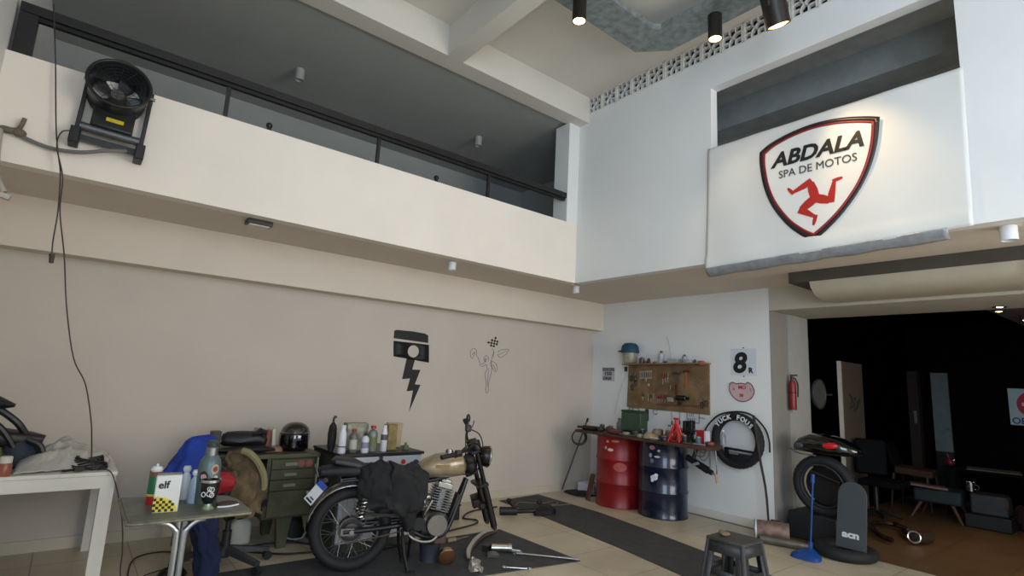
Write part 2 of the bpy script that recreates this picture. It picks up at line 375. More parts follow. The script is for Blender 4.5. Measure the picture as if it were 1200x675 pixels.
# conduit, pipe and hanging leads
g=G().tube([(.10,4.62,2.97),(0,4.60,2.935),(-.15,4.63,2.885),(-.3,4.655,2.875),(-.42,4.665,2.90),(-.5,4.665,2.93)],.013,10)
ob('grey_conduit',g,M('#6c6a66',.6),None,'grey flexible hose drooping from the fan along the parapet','hose')
g=G().tube([(-.60,4.66,2.93),(-.50,4.66,2.94),(-.47,4.655,2.96),(-.455,4.65,3.03)],.014,8); g.ball((-.47,4.66,2.93),(.035,.03,.03),wr=.01); g.ball((-.53,4.66,2.93),(.05,.025,.022),wr=.01)
ob('cable_junction',g,M('#6b5f50',.8,var=.3),None,'taped brown cable junction on the parapet beside the left wall','junction')
g=G().tube([(-.56,4.65,2.92),(-.545,4.62,2.75),(-.52,4.6,2.6),(-.47,4.58,2.5)],.018,10); g.box((-.462,4.575,2.475),(.05,.05,.03),(0,.3,0))
ob('drop_pipe',g,M('#aaa599',.6,var=.2),None,'short pale pipe hanging down from the cable junction','pipe')
cb=M('#3a3430',.6)
g=G().tube([(-.44,4.69,3.90),(-.37,4.66,3.5),(-.30,4.64,3.05),(-.26,4.62,2.85),(-.225,4.61,2.7),(-.2,4.6,2.45),(-.195,4.6,2.25),(-.187,4.6,2.15)],.0042,7); g.cyl((-.187,4.6,2.16),(-.182,4.6,2.10),.016,.012)
ob('hanging_lead',g,cb,None,'thin dark lead hanging over the parapet and ending in a loose plug','cable')
g=G().tube([(-.20,4.62,3.02),(-.26,4.61,2.99),(-.27,4.61,2.88),(-.21,4.6,2.68),(-.19,4.6,2.45),(-.125,4.6,2.16),(-.063,4.6,1.824),(.02,4.6,1.5),(.106,4.6,1.333),(.17,4.6,1.1),(.20,4.66,.93),(.23,4.72,.775),(.32,4.66,.76),(.37,4.62,.66),(.43,4.6,.45),(.46,4.6,.25),(.47,4.6,.10),(.52,4.65,.012),(.65,4.8,.012),(.85,4.9,.012)],.0042,7)
ob('fan_cable',g,cb,None,'long thin cable running from the fan down over the white table to the floor','cable')
# galvanised tray on the ceiling
zt=4.9
g=G(); pl=[(X0,3.28),(4.07,3.28),(4.31,3.02),(4.31,-3.9),(3.96,-3.9),(3.96,2.88),(3.90,2.93),(X0,2.93)]
g.prism([(x,y) for x,y in pl],.06,Matrix.Translation((0,0,zt)))
t=T('cable_tray',(3,3,zt),'galvanised grey tray turning an angle under the ceiling','cable tray')
ob('tray',g,galv,t)
for p in ((1,3.1),(3.2,3.1),(4.13,1.2),(4.13,-2)): ob('hanger',G().cyl((p[0],p[1],zt+.05),(p[0],p[1],5.15),.012),steel,t)
def spot(x,y,lab,tilt=(0,0,0),big=1,ztop=4.9,em=14,L=.24):
    t=T('spotlight',(x,y,ztop),lab,'spotlight'); t.rotation_euler=tilt; MW[t]=Matrix.Translation((x,y,ztop))@Euler(tilt).to_matrix().to_4x4()
    r=.062*big
    ob('housing',G().lathe([(0,0),(r,0),(r,-L),(r*.88,-L),(r*.8,-L*.85),(0,-L*.85)],32),M('#2a2622',.4,.4),t,w=False)
    ob('lamp',G().lathe([(0,-L*.84),(r*.8,-L*.84),(r*.84,-L*.97),(r*.5,-L*1.02),(0,-L*1.03)],24),M('#ffc47e',.3,emit=em),t,w=False)
    return t
spot(3.07,3.1,'black cylinder spotlight under the galvanised tray, the left lit one')
spot(4.15,2.43,'black cylinder spotlight under the galvanised tray, in front of the breeze blocks')
t=spot(4.02,1.85,'large black perforated spotlight aimed at the banner, the rightmost of the three',(R(0),R(-24),0),1.5,4.72,6,.26)
ob('yoke',G().tube([(-.09,0,-.1),(-.1,0,.05),(0,0,.1),(.1,0,.05),(.09,0,-.1)],.012,6,0),blk,t,w=False)
g=G().cyl((4.02,1.85,4.9),(4.02,1.85,4.80),.02); ob('stem',g,blk,t)
light('SPOT','spot_glow_left',(3.07,3.1,4.63),(3.07,3.1,0),25,(1,.78,.5),.04,spot=70)
light('SPOT','spot_glow_middle',(4.15,2.43,4.63),(4.3,2.43,0),25,(1,.78,.5),.04,spot=70)
light('SPOT','banner_spot',(4.08,1.75,4.40),(4.72,1.40,3.2),60,(1,.72,.38),.05,spot=48,blend=1)
# ---------------------------------------------------------------- banner
ban=M('#d9d9d6',.35,var=.02,scale=2)
t=T('fabric_banner',(4.72,1.87,2.70),'large white glossy banner with a shield emblem hung over the upper wall opening','banner')
def bf(u,v):
    y=2.85+.035*(1-v)-(2.03+.015*(1-v))*u; z=2.70+(3.905-2.70)*v+.03*(u-.5)*0
    zl=2.665+.05*u; zt_=3.905-.03*math.sin(PI*u)*0
    z=zl+(zt_-zl)*v
    x=4.712+.004*math.sin(u*9+v*2)*(1-v)+.003*math.sin(u*23+v*5)-.012*(1-v)
    x+=.004*noise.noise(Vector((u*6,v*4,3)))
    if v<.12: x-=.012*math.sin(v/.12*PI)
    return Vector((x,y,z))
ob('banner_cloth',G().sheet(bf,70,44),ban,t,solid=.003,ang=80)
# folded grey lower hem
def hf(u,v):
    y=2.885-1.90*u; z=2.675+.05*u-.075*v-.004*math.sin(u*30)*v; return Vector((4.695-.015*math.sin(v*PI)+.06*v+.003*math.sin(u*40),y,z))
ob('lower_hem',G().sheet(hf,60,8),M('#8d8f92',.3,.2,var=.15,scale=20),t,solid=.006,ang=80)
def curve_strip(pts_o,pts_i): pass
so=[(2.315,3.70),(2.217,3.755),(2.043,3.80),(1.84,3.818),(1.633,3.795),(1.458,3.746),(1.346,3.701),(1.369,3.516),(1.42,3.331),(1.505,3.154),(1.635,2.983),(1.767,2.857),(1.878,2.775),(1.976,2.844),(2.092,2.962),(2.213,3.153),(2.284,3.352),(2.316,3.569)]
so=[tuple(v) for seg in (so[0:7],so[6:13],so[12:]+so[:1]) for v in spl([Vector(q) for q in seg],5)[:-1]]
cen=(1.85,3.4)
def shr(pts,k,dz=0): return [(cen[0]+(y-cen[0])*k,cen[1]+(z-cen[1])*k+dz) for y,z in pts]
fr=WR(0,0,4.664)
def ring(po,pi,d,x):
    g=G(); n=len(po); f=WR(0,0,x)
    A=[g.bm.verts.new(f@Vector((-y,z,d))) for y,z in po]; B=[g.bm.verts.new(f@Vector((-y,z,d))) for y,z in pi]
    for i in range(n): g.bm.faces.new((A[i],A[(i+1)%n],B[(i+1)%n],B[i]))
    return g
emb=ob('emblem_shield',G().prism([(-y,z) for y,z in so],.002,WR(0,0,4.695)),M('#e4e2dd',.4,var=.01),t)
ob('shield_border',ring(so,shr(so,.91),.004,4.695),M('#24171a',.4),emb,solid=.002)
ob('shield_inner_border',ring(shr(so,.925),shr(so,.885),.0055,4.695),M('#8d1c26',.4),emb,solid=.002)
TX('ABDALA',.185,WR(2.205,3.515,4.689)@Matrix.Rotation(R(-1),4,'Z'),M('#181517',.5,var=.02),emb,shear=.25,offset=.006,sx=1.04)
TX('SPA DE MOTOS',.098,WR(2.15,3.40,4.689)@Matrix.Rotation(R(-1),4,'Z'),M('#3b3838',.5,var=.02),emb,sx=.93)
# three running legs
tg=M('#b0241f',.45,var=.08)
def strip(pts,ws):
    L=[];Rr=[]
    for k,(p,w_) in enumerate(zip(pts,ws)):
        a=Vector(pts[max(0,k-1)]); b=Vector(pts[min(len(pts)-1,k+1)]); d=(b-a).normalized(); n_=Vector((-d.y,d.x)); p=Vector(p); L.append(tuple(p+n_*w_)); Rr.append(tuple(p-n_*w_))
    return L+Rr[::-1]
for k,(kn,an,ft) in enumerate((((-.033,.147),(-.185,.090),(-.222,.140)),((.115,-.050),(.154,.115),(.215,.125)),((-.120,-.080),(-.005,-.165),(-.025,-.235)))):
    kn,an,ft=Vector(kn),Vector(an),Vector(ft); c0=Vector((0,0))
    q=strip([c0-kn*.12,kn*.5,kn*.96],[.036,.038,.027]); q2=strip([kn*1.08-(an-kn)*.08,kn+(an-kn)*.35,an],[.024,.027,.012]); q3=strip([an-(ft-an)*.25,an+(ft-an)*.5,ft],[.014,.015,.008])
    g=G()
    for n_,qq in enumerate((q,q2,q3)): g.prism(qq,.003,WR(1.850,3.150,4.692+.0004*k+.0001*n_))
    ob('emblem_leg',g,tg,emb)
# ---------------------------------------------------------------- murals on the back wall
ink=M('#0f0f11',.6,var=.03)
t=T('piston_bolt_mural',(3.13,5.785,1.5),'black piston with lightning bolt painted on the left wall','wall painting')
fw=WL(0,0,5.789)
ob('piston_crown',G().prism([(2.89,2.0),(2.92,2.014),(3.128,2.016),(3.30,2.006),(3.345,1.985),(3.352,1.896),(2.891,1.914)],.003,fw),ink,t)
# body with round hole
out=[(2.892,1.884),(3.02,1.882),(3.15,1.88),(3.26,1.878),(3.365,1.875),(3.375,1.77),(3.384,1.66),(3.26,1.672),(3.15,1.684),(3.03,1.695),(2.909,1.705),(2.90,1.79)]
g=G(); n=len(out); cx,cz=3.161,1.781
hole=[]
for x,z in out:
    a=math.atan2(z-cz,x-cx); hole.append((cx+.074*math.cos(a),cz+.072*math.sin(a)))
# refine ring
def refine(P,k=4):
    o=[]
    for i in range(len(P)):
        a,b=P[i],P[(i+1)%len(P)]
        for j in range(k): o.append((a[0]+(b[0]-a[0])*j/k,a[1]+(b[1]-a[1])*j/k))
    return o
out=refine(out); A=[];B=[]
for x,z in out:
    a=math.atan2(z-cz,x-cx); A.append(g.bm.verts.new(fw@Vector((x,z,.002)))); B.append(g.bm.verts.new(fw@Vector((cx+.074*math.cos(a),cz+.072*math.sin(a),.002))))
for i in range(len(out)): j=(i+1)%len(out); g.bm.faces.new((A[i],A[j],B[j],B[i]))
ob('piston_body',g,ink,t,solid=.002)
ob('lightning_bolt',G().prism([(3.082,1.70),(3.192,1.69),(3.165,1.567),(3.275,1.569),(3.215,1.397),(3.291,1.394),(3.168,1.081),(3.198,1.324),(3.115,1.313),(3.146,1.463),(3.043,1.45)],.003,fw),ink,t)
t=T('pinup_line_drawing',(4.28,5.785,1.32),'thin pencil drawing of a winged figure waving a chequered flag on the left wall','wall painting')
pen=M('#77747a',.8)
for L in ([(4.031,1.747),(3.985,1.783),(3.987,1.851),(4.032,1.883),(4.075,1.857),(4.08,1.799),(4.114,1.762),(4.151,1.69),(4.215,1.71),(4.198,1.768),(4.233,1.806),(4.271,1.782),(4.275,1.733)],
    [(4.132,1.676),(4.194,1.66),(4.241,1.692),(4.258,1.634),(4.233,1.564),(4.258,1.457),(4.26,1.36),(4.28,1.322),(4.302,1.361),(4.302,1.459),(4.332,1.568),(4.337,1.638),(4.314,1.716),(4.345,1.797),(4.361,1.858)],
    [(4.325,1.736),(4.389,1.72),(4.426,1.662),(4.414,1.606),(4.371,1.62),(4.334,1.677),(4.325,1.736)],[(4.417,1.862),(4.479,1.897),(4.595,1.912),(4.585,1.864),(4.523,1.819),(4.46,1.795),(4.419,1.832)],
    [(4.281,1.645),(4.285,1.537),(4.281,1.4)],[(4.01,1.80),(4.05,1.84),(4.03,1.77)],[(4.44,1.83),(4.52,1.87),(4.57,1.885)],[(4.35,1.7),(4.39,1.65),(4.40,1.62)],[(4.21,1.75),(4.24,1.77),(4.23,1.72),(4.22,1.75)],[(4.325,1.906),(4.353,1.868),(4.335,1.80)]):
    ob('pencil_line',G().tube([(x,5.788,z) for x,z in L],.0035,5),pen,t)
g=G(); P=[Vector((4.237,1.979)),Vector((4.377,2.065)),Vector((4.442,1.976)),Vector((4.325,1.906))]
def bil(u,v): return (P[0]*(1-u)+P[1]*u)*(1-v)+(P[3]*(1-u)+P[2]*u)*v
for i in range(5):
    for j in range(4):
        if (i+j)%2==0: g.prism([tuple(bil(a/5,b/4)) for a,b in ((i,j),(i+1,j),(i+1,j+1),(i,j+1))],.003,fw)
ob('chequered_flag',g,ink,t)
# ================================================================ FLOOR MATS
matm=M('#3a3a3c',.8,var=.25,scale=9,bump=.15)
def quad(name,pts,h,mt,lab,cat): return ob(name,G().prism(pts,h),mt,None,lab,cat,bev=.002)
quad('rubber_mat',[(4.45,5.62),(5.17,5.70),(5.17,4.6),(5.05,3.8),(4.92,3.1),(4.75,1.9),(4.02,2.1),(4.26,3.5),(4.42,4.8)],.008,matm,'long charcoal rubber mat strip crossing the floor in front of the oil drums','floor mat')
quad('rubber_mat',[(.6,4.62),(3.64,4.57),(3.66,3.46),(2.69,3.60),(.6,3.7)],.008,matm,'wide charcoal rubber mat under the motorcycle','floor mat')
g=G().loft([(0,5.83,5.5,.24,.22),(.012,5.83,5.5,.24,.22),(.02,5.85,5.48,.15,.13),(.035,5.92,5.45,.10,.07)],n=24,p=3,wr=.01)
ob('black_rag',g,M('#1f2022',.9,bump=.3),None,'crumpled black mat lying in the far corner beneath the leaning pole','mat')
# ================================================================ WHITE TABLE
tw=M('#d9d4ca',.5,var=.03,scale=3)
t=T('white_table',(-.1,5.2,0),'white painted chunky-legged table at the left edge holding bike parts','table')
ob('tabletop',G().bx((-.60,4.68,.725),(.37,5.72,.75)),tw,t,bev=.003)
ob('apron',G().bx((-.60,4.685,.645),(.365,4.71,.724)).bx((.34,4.685,.645),(.365,5.715,.724)).bx((-.6,5.69,.645),(.365,5.715,.724)),tw,t)
for x,y in ((.285,4.69),(.285,5.63),(-.6,4.69),(-.6,5.63)): ob('leg',G().bx((x,y,0),(x+.08,y+.08,.724)),tw,t,bev=.003)
# things on it
zt=.75
t=T('black_motorcycle_fairing',(-.32,5.1,zt),'black motorcycle fairing and frame parts piled at the left end of the white table','motorcycle parts')
dk=M('#15171a',.45,var=.3); navy=M('#1c2431',.7,var=.3)
ob('windshield_frame',G().loft([(-.62,5.02,1.17,.06,.05),(-.45,5.02,1.19,.09,.06),(-.33,5.0,1.18,.08,.045),(-.235,5.0,1.165,.02,.012)],'x',18,wr=.01),dk,t)
for a,b in (((-.33,5.0,1.15),(-.12,5.05,.90)),((-.42,4.98,1.12),(-.2,5.0,.88)),((-.5,5.0,1.1),(-.42,5.05,.8))): ob('strut',G().tube([a,((a[0]+b[0])/2+.02,a[1],(a[2]+b[2])/2+.02),b],.022,8),dk,t)
ob('side_panel',G().loft([(-.60,5.1,.93,.12,.07),(-.3,5.1,.95,.13,.06),(-.13,5.1,.93,.11,.045),(-.06,5.08,.93,.08,.03)],'x',18,p=3,wr=.015),M('#231b1d',.5,var=.3),t)
ob('engine_cover',G().loft([(zt,-.18,5.1,.11,.13),(.85,-.17,5.1,.12,.14),(.93,-.19,5.1,.09,.11),(.95,-.19,5.1,.03,.04)],'z',20,p=2.6,wr=.012),navy,t)
ob('arched_guard',G().tube([(-.14,4.98,.94),(-.07,4.97,.9),(-.045,4.97,.82),(-.06,4.98,.765)],.02,8),dk,t)
g=G().loft([(zt,-.36,4.98,.14,.1),(.84,-.36,4.98,.15,.1),(.90,-.36,4.98,.12,.08),(.92,-.36,4.98,.04,.03)],'z',20,wr=.03,wf=8); ob('green_cloth',g,M('#4b5230',.9,bump=.3,var=.3),None,'olive green crumpled cloth among the parts on the white table','cloth')
g=G().box((-.34,4.80,.80),(.22,.12,.10),(0,0,.1)); ob('cardboard_box',g,M('#5a4028',.85),None,'small brown cardboard box on the white table behind the pink jar','box',bev=.003)
t=T('plastic_jar',(-.215,4.72,zt),'small pinkish jar with a white cap at the left front of the white table','jar')
ob('body',G().lathe([(0,0),(.032,0),(.035,.01),(.035,.07),(.028,.08),(0,.08)],20),M('#a05a48',.3,trans=.2),t,w=False)
ob('cap',G().lathe([(0,.08),(.032,.08),(.032,.115),(.028,.12),(0,.12)],20),M('#c9c5ba',.5),t,w=False)
def bag(u,v):
    x=-.17+.50*u; y=4.78+.62*v; h=.10*math.sin(PI*min(1,v*1.1+.02))*(.35+.9*math.sin(PI*u)**.7)+.09*math.exp(-((u-.45)**2+(v-.75)**2)/.04)
    q=noise.noise(Vector((u*7,v*6,1)))*.035+noise.noise(Vector((u*17,v*15,4)))*.015
    return Vector((x+q*.5,y+.1*u-.05,zt+.006+max(0,h+q*(.3+h*6))))
ob('plastic_bag',G().sheet(bag,44,44),M('#c9c5bc',.25,var=.1,bump=.4,alpha=.72),None,'crumpled translucent plastic bag on the white table','plastic bag',solid=.002,ang=70)
t=T('coiled_power_cord',(.22,4.82,zt),'coiled black power cord with plug at the right front corner of the white table','cable')
g=G()
for k in range(9):
    rr=1-.04*k; g.tube([(.21+.105*rr*math.cos(a),4.83+.06*rr*math.sin(a)+.006*k,zt+.012+.0075*k+.012*math.sin(a*2+k)) for a in [2*PI*j/14+k for j in range(15)]],.0065,6,3)
ob('coil',g,M('#1a1716',.5),t)
ob('plug',G().box((.155,4.735,zt+.02),(.055,.03,.025),(0,0,.3)),blk,t)
ob('loose_end',G().tube([(.16,4.75,.77),(.11,4.72,.765),(.07,4.74,.76),(.1,4.77,.76)],.006,6),blk,t)
# ================================================================ SMALL FOLDING TABLE
gt=M('#5f6156',.45,var=.3,scale=12)
t=T('folding_table',(.62,3.6,0),'small worn grey-green folding table with tubular steel legs in front of the chair','table')
ob('tabletop',G().prism([(.345,3.95),(.34,3.36),(.36,3.34),(.88,3.34),(.905,3.36),(.90,3.66),(.87,3.78),(.60,3.90)],.022,Matrix.Translation((0,0,.698))),gt,t,bev=.004)
ob('edge_trim',G().tube([(.34,3.95,.708),(.335,3.345,.708),(.36,3.335,.708),(.90,3.335,.708),(.908,3.37,.708),(.90,3.7,.708)],.009,6,0),M('#75705e',.5,.3,var=.4,scale=20),t)
al=M('#a9adb0',.3,.9,var=.1)
for s,x in ((-1,.565),(1,.60)):
    for y,x in ((3.40,x),(3.80,x+.068)):
        ob('leg',G().tube([(x+s*.09,y,.69),(x+s*.05,y,.682),(x+s*.012,y,.65),(x,y,.60),(x,y,.3),(x-s*.0,y,0)],.015,10),al,t)
    ob('crossbar',G().tube([(x-.068,3.40,.12),(x,3.80,.12)],.010,8,0),al,t)
zt=.72
# lubricant spray, elf can
t=T('spray_can',(.475,3.72,zt),'green and red lubricant spray can with white cap, behind the white oil tin','can')
ob('body',G().lathe([(0,.05),(.033,.05),(.033,.16),(.028,.172),(0,.172)],24),M('#0f6b3d',.35),t,w=False)
ob('lower_band',G().lathe([(0,0),(.032,0),(.0335,.004),(.0335,.045),(0,.045)],24),M('#b0232b',.35),t,w=False)
ob('stripe',G().lathe([(.0336,.045),(.0336,.056)],24),M('#cfc13a',.4),t,w=False)
ob('label_patch',G().lathe([(.0336,.15),(.0336,.175)],24),M('#7a4a36',.4),t,w=False)
ob('cap',G().lathe([(0,.172),(.027,.172),(.03,.185),(.022,.20),(.008,.203),(.006,.215),(0,.215)],24),wht,t,w=False)
t=T('oil_tin',(.51,3.50,zt),'rectangular white oil tin with elf lettering and yellow-black checker print','tin',rot=(0,0,R(-8)))
ob('body',G().box((0,0,.095),(.118,.055,.19)),M('#d4d4cf',.35,.1,var=.03),t,w=False,bev=.006)
ob('tin_top',G().box((0,0,.193),(.112,.05,.006)),M('#8a8a84',.3,.8),t,w=False,bev=.002)
TX('elf',.052,Matrix(((1,0,0,-.045),(0,0,-1,-.0285),(0,1,0,.125),(0,0,0,1))),M('#111111',.4),t,w=False,offset=.0015)
pts=[(-.0585,.006)]+[( .052*1,.006)]+[(-.0585+.11*math.cos(a),.006+.078*math.sin(a)) for a in [R(x) for x in range(8,91,9)]]
fc=Matrix(((1,0,0,0),(0,0,-1,-.0278),(0,1,0,0),(0,0,0,1)))
ob('yellow_print',G().prism(pts,.0006,fc),M('#d8c22a',.4),t,w=False)
g=G(); c=.0138
for i in range(9):
    for j in range(7):
        if (i+j)%2==0:
            x0=-.0585+i*c; z0=.006+j*c; cx_,cz_=x0+c/2,z0+c/2
            if ((cx_+.0585)/.11)**2+((cz_-.006)/.078)**2<.93 and x0+c<.056: g.prism([(x0,z0),(x0+c,z0),(x0+c,z0+c),(x0,z0+c)],.0012,fc)
ob('black_squares',g,M('#141410',.4),t,w=False)
def sprayb(x,y,h,mt,lab,name='spray_bottle'):
    t=T(name,(x,y,zt),lab,'bottle')
    ob('body',G().lathe([(0,0),(.030,0),(.033,.008),(.031,h*.45),(.022,h*.72),(.013,h*.8),(.013,h*.84),(0,h*.84)],24),mt,t,w=False)
    ob('cap',G().lathe([(0,h*.84),(.019,h*.84),(.022,h*.93),(.016,h),(0,h)],20),wht,t,w=False)
sprayb(.635,3.78,.185,M('#dfe3e8',.25,trans=.1),'tall slim white plastic bottle standing behind the oil tin')
sprayb(.665,3.66,.18,M('#bccde2',.2,trans=.3),'pale blue translucent bottle beside the thermos flask')
t=T('thermos_flask',(.725,3.64,zt),'stout grey-green thermos flask with stickers, steel collar and black stopper','thermos')
ob('body',G().lathe([(0,0),(.056,0),(.06,.01),(.06,.20),(.052,.235),(.034,.262),(0,.262)],32),M('#5e7272',.4,.3,var=.1),t,w=False)
ob('collar',G().lathe([(0,.262),(.033,.262),(.033,.305),(.029,.31),(0,.31)],28),steel,t,w=False)
ob('stopper',G().lathe([(0,.31),(.031,.31),(.033,.33),(.024,.345),(0,.347)],28),M('#2b3a3a',.4),t,w=False)
def patch(r,a,z,w_,h_,shape='o'):
    g=G(); n=18; c0=g.bm.verts.new((r*math.cos(a),r*math.sin(a),z)); vs_=[]
    for i in range(n):
        b=2*PI*i/n; du=w_/2*math.cos(b); dv=h_/2*math.sin(b); aa=a+du/r; vs_.append(g.bm.verts.new((r*math.cos(aa),r*math.sin(aa),z+dv)))
    for i in range(n): g.bm.faces.new((c0,vs_[i],vs_[(i+1)%n]))
    return g
for a,z,w_,h_,col in ((-2.2,.15,.05,.062,'#25252e'),(-1.25,.19,.046,.055,'#b59a86'),(-1.1,.135,.03,.04,'#c9bfae')):
    q=ob('sticker',patch(.0612,a,z,w_,h_),M(col,.5),t,w=False)
ob('sticker',patch(.0618,-2.2,.15,.034,.03),M('#c994a0',.5),t,w=False)
ob('sticker',patch(.0618,-1.25,.19,.028,.03),M('#7a3c30',.5),t,w=False)
t=T('mate_cup',(.705,3.46,zt),'black mate cup with silver rim and white script, in front of the thermos','cup')
ob('foot',G().lathe([(0,0),(.030,0),(.031,.006),(.02,.02),(.018,.032),(0,.032)],28),M('#8fa088',.3,.6),t,w=False)
ob('bowl',G().lathe([(0,.03),(.022,.032),(.036,.055),(.044,.10),(.047,.145),(.041,.145),(.038,.10),(0,.09)],36),M('#17171b',.35),t,w=False)
ob('silver_rim',G().lathe([(.0475,.143),(.05,.146),(.05,.158),(.042,.158),(.042,.146)],36),chrome,t,w=False)
g=G()
for a,z,r1,r2 in ((-2.45,.085,.012,.02),(-1.75,.09,.014,.014),(-1.55,.11,.012,.012),(-1.5,.082,.011,.014),(-1.8,.115,.01,.012)):
    c_=(.0445*math.cos(a),.0445*math.sin(a),z); d_=(math.cos(a),math.sin(a),0); g.torus(c_,d_,r1,.0022,16,5)
ob('white_script',g,M('#d8dadc',.5),t,w=False)
t=T('tobacco_pouch',(.81,3.50,zt),'small dark pouch with a white edge lying flat at the right of the folding table','pouch')
ob('body',G().loft([(0,.0,0,.055,.04),(.018,0,0,.055,.038),(.024,0,.005,.03,.02)],n=20,p=3),M('#3d2f2a',.7),t,w=False)
ob('white_edge',G().tube([(-.055,-.035,.006),(0,-.043,.006),(.055,-.03,.01)],.005,6),wht,t,w=False)
# ================================================================ OFFICE CHAIR, COATS
t=T('office_chair',(1.12,4.72,0),'black swivel office chair buried under coats in front of the green desk','office chair',rot=(0,0,R(130)))
gp=M('#1c1c1e',.5)
for k,a in enumerate((R(-48),R(25),R(100),R(170),R(238))):
    dx,dy=math.cos(a),math.sin(a)
    g=G(); g.taper((0,0,.0),(.05,.05),(0,0,.34),(.03,.04)); 
    mt_=Matrix.Translation((0,0,.14))@Matrix.Rotation(a,4,'Z')@Matrix.Rotation(R(100),4,'Y')
    ob('base_arm',g.xf(mt_),M('#3b3c3e',.5),t,w=False)
    cs=ob('castor',G().cyl((dx*.33-dy*.02,dy*.33+dx*.02,.035),(dx*.33+dy*.02,dy*.33-dx*.02,.035),.032).cyl((dx*.33,dy*.33,.05),(dx*.33,dy*.33,.10),.008),gp,t,w=False)
ob('column',G().cyl((0,0,.08),(0,0,.27),.032).cyl((0,0,.27),(0,0,.44),.018),gp,t,w=False)
ob('seat',G().loft([(.42,0,0,.19,.19),(.44,0,0,.23,.23),(.49,0,0,.235,.235),(.51,0,0,.20,.20)],p=3,n=28),gp,t,w=False)
ob('back_support',G().tube([(0,.18,.43),(0,.27,.46),(0,.28,.7)],.018,8),gp,t,w=False)
ob('backrest',G().loft([(.55,0,.27,.17,.03),(.64,0,.27,.19,.045),(.74,0,.28,.17,.04),(.78,0,.28,.11,.02)],p=3,n=28),gp,t,w=False)
kh=M('#594a35',.95,var=.5,scale=7,bump=.6)
g=G().loft([(.40,1.17,4.60,.12,.14),(.50,1.18,4.64,.16,.16),(.62,1.16,4.66,.17,.17),(.72,1.14,4.68,.14,.15),(.80,1.12,4.70,.09,.10),(.835,1.11,4.70,.03,.03)],n=60,wr=.06,wf=9,seed=3,dens=5,fold=.12,nf=9)
ob('khaki_jacket',g,kh,None,'crumpled khaki army jacket heaped on the office chair','jacket',ang=60)
g=G().tube([(1.12,4.58,.87),(1.17,4.55,.85),(1.24,4.54,.77),(1.29,4.54,.66),(1.30,4.56,.52)],lambda u:.026,8); 
ob('webbing_strap',g,M('#7b7656',.9,bump=.2),None,'broad olive webbing strap looping over the khaki jacket','strap')
g=G().loft([(.60,.98,4.42,.03,.02),(.625,.985,4.41,.06,.03),(.66,.985,4.40,.072,.035),(.71,.985,4.40,.068,.035),(.74,.965,4.41,.055,.03),(.75,.955,4.42,.03,.02)],n=40,p=4,wr=.018,dens=3,wf=14)
ob('red_bag',g,M('#8f1116',.7,bump=.3),None,'bright red cloth pouch lying against the khaki jacket','pouch',ang=60)
bl=M('#123289',.85,var=.25,scale=7,bump=.4)
g=G().loft([(.47,.87,4.45,.10,.09),(.60,.80,4.45,.16,.10),(.70,.765,4.46,.185,.10),(.80,.785,4.47,.15,.08),(.88,.80,4.47,.125,.07),(.96,.81,4.48,.095,.05),(.995,.82,4.48,.07,.03),(1.005,.82,4.48,.04,.015)],n=72,wr=.03,wf=8,seed=9,dens=5,fold=.13,nf=8,p=2.6)
bc=ob('blue_coat',g,bl,None,'vivid blue work coat hanging behind the folding table, trailing towards the floor','coat',ang=60)
ob('shaded_lower_part',G().loft([(.06,.97,4.47,.07,.07),(.25,.94,4.47,.08,.08),(.42,.89,4.46,.09,.085),(.52,.86,4.46,.09,.08)],n=60,wr=.03,wf=8,seed=12,dens=5,fold=.13,nf=8),M('#101c40',.9,var=.3,bump=.4),bc,ang=60,label='lower part of the coat, shade painted in as dark navy')  # lower end of the coat; the shade below the table is painted in
# ================================================================ GREEN STEEL DESK
gr=M('#4a4a34',.5,.2,var=.25,scale=10); gr2=M('#3f3f2c',.5,.2,var=.25,scale=10)
t=T('steel_desk',(1.4,5.25,0),'old olive green steel desk with drawers against the left wall','desk')
ob('desktop',G().bx((.90,4.94,.745),(1.86,5.6,.78)),gr,t,bev=.004)
ob('drawer_cabinet',G().bx((1.42,4.965,.25),(1.84,5.58,.745)),gr2,t,bev=.004)
for i,(z0,z1) in enumerate(((.655,.735),(.57,.65),(.48,.565),(.27,.475))):
    d=ob('drawer',G().bx((1.455,4.945,z0),(1.81,4.966,z1)),gr,t,bev=.003)
    if i<3: ob('handle',G().bx((1.565,4.935,(z0+z1)/2-.012),(1.665,4.946,(z0+z1)/2+.012)),M('#8d8a78',.4,.5),d)
    if i==0:
        for x in (1.70,1.77): ob('sticker',G().cyl((x,4.944,.695),(x,4.946,.695),.028),M('#8f4a44',.6),d)
    if i==3: ob('lock',G().cyl((1.78,4.94,.45),(1.78,4.947,.45),.012),M('#b5b3a6',.5),d)
ob('side_panel',G().bx((.90,4.965,.25),(.93,5.58,.745)),gr2,t)
ob('modesty_panel',G().bx((.93,5.54,.3),(1.42,5.57,.745)),gr2,t)
for x,y in ((1.62,5.02),(1.62,5.48),(.915,5.02),(.915,5.48)):
    g=G().taper((x,y,0),(.07,.05),(x,y,.25),(.13 if x>1 else .05,.05)); ob('leg',g,gr,t)
ob('side_stripe',G().bx((1.845,4.97,.26),(1.86,5.03,.74)),M('#a5a593',.6),t)
z=.78
ob('speaker_box',G().bx((1.01,5.15,z),(1.08,5.25,.955)),blk,None,'small upright black box at the left end of the green desk','box',bev=.003)
t=T('leather_bag',(1.27,5.2,z),'black rolled leather bag lying on the green desk','bag')
ob('body',G().loft([(1.10,5.22,.885,.05,.05),(1.13,5.22,.885,.075,.07),(1.25,5.22,.88,.08,.065),(1.36,5.21,.89,.075,.07),(1.43,5.2,.87,.06,.06),(1.46,5.2,.87,.03,.03)],'x',24,wr=.02,wf=9),M('#17171b',.5,var=.3,bump=.3),t)
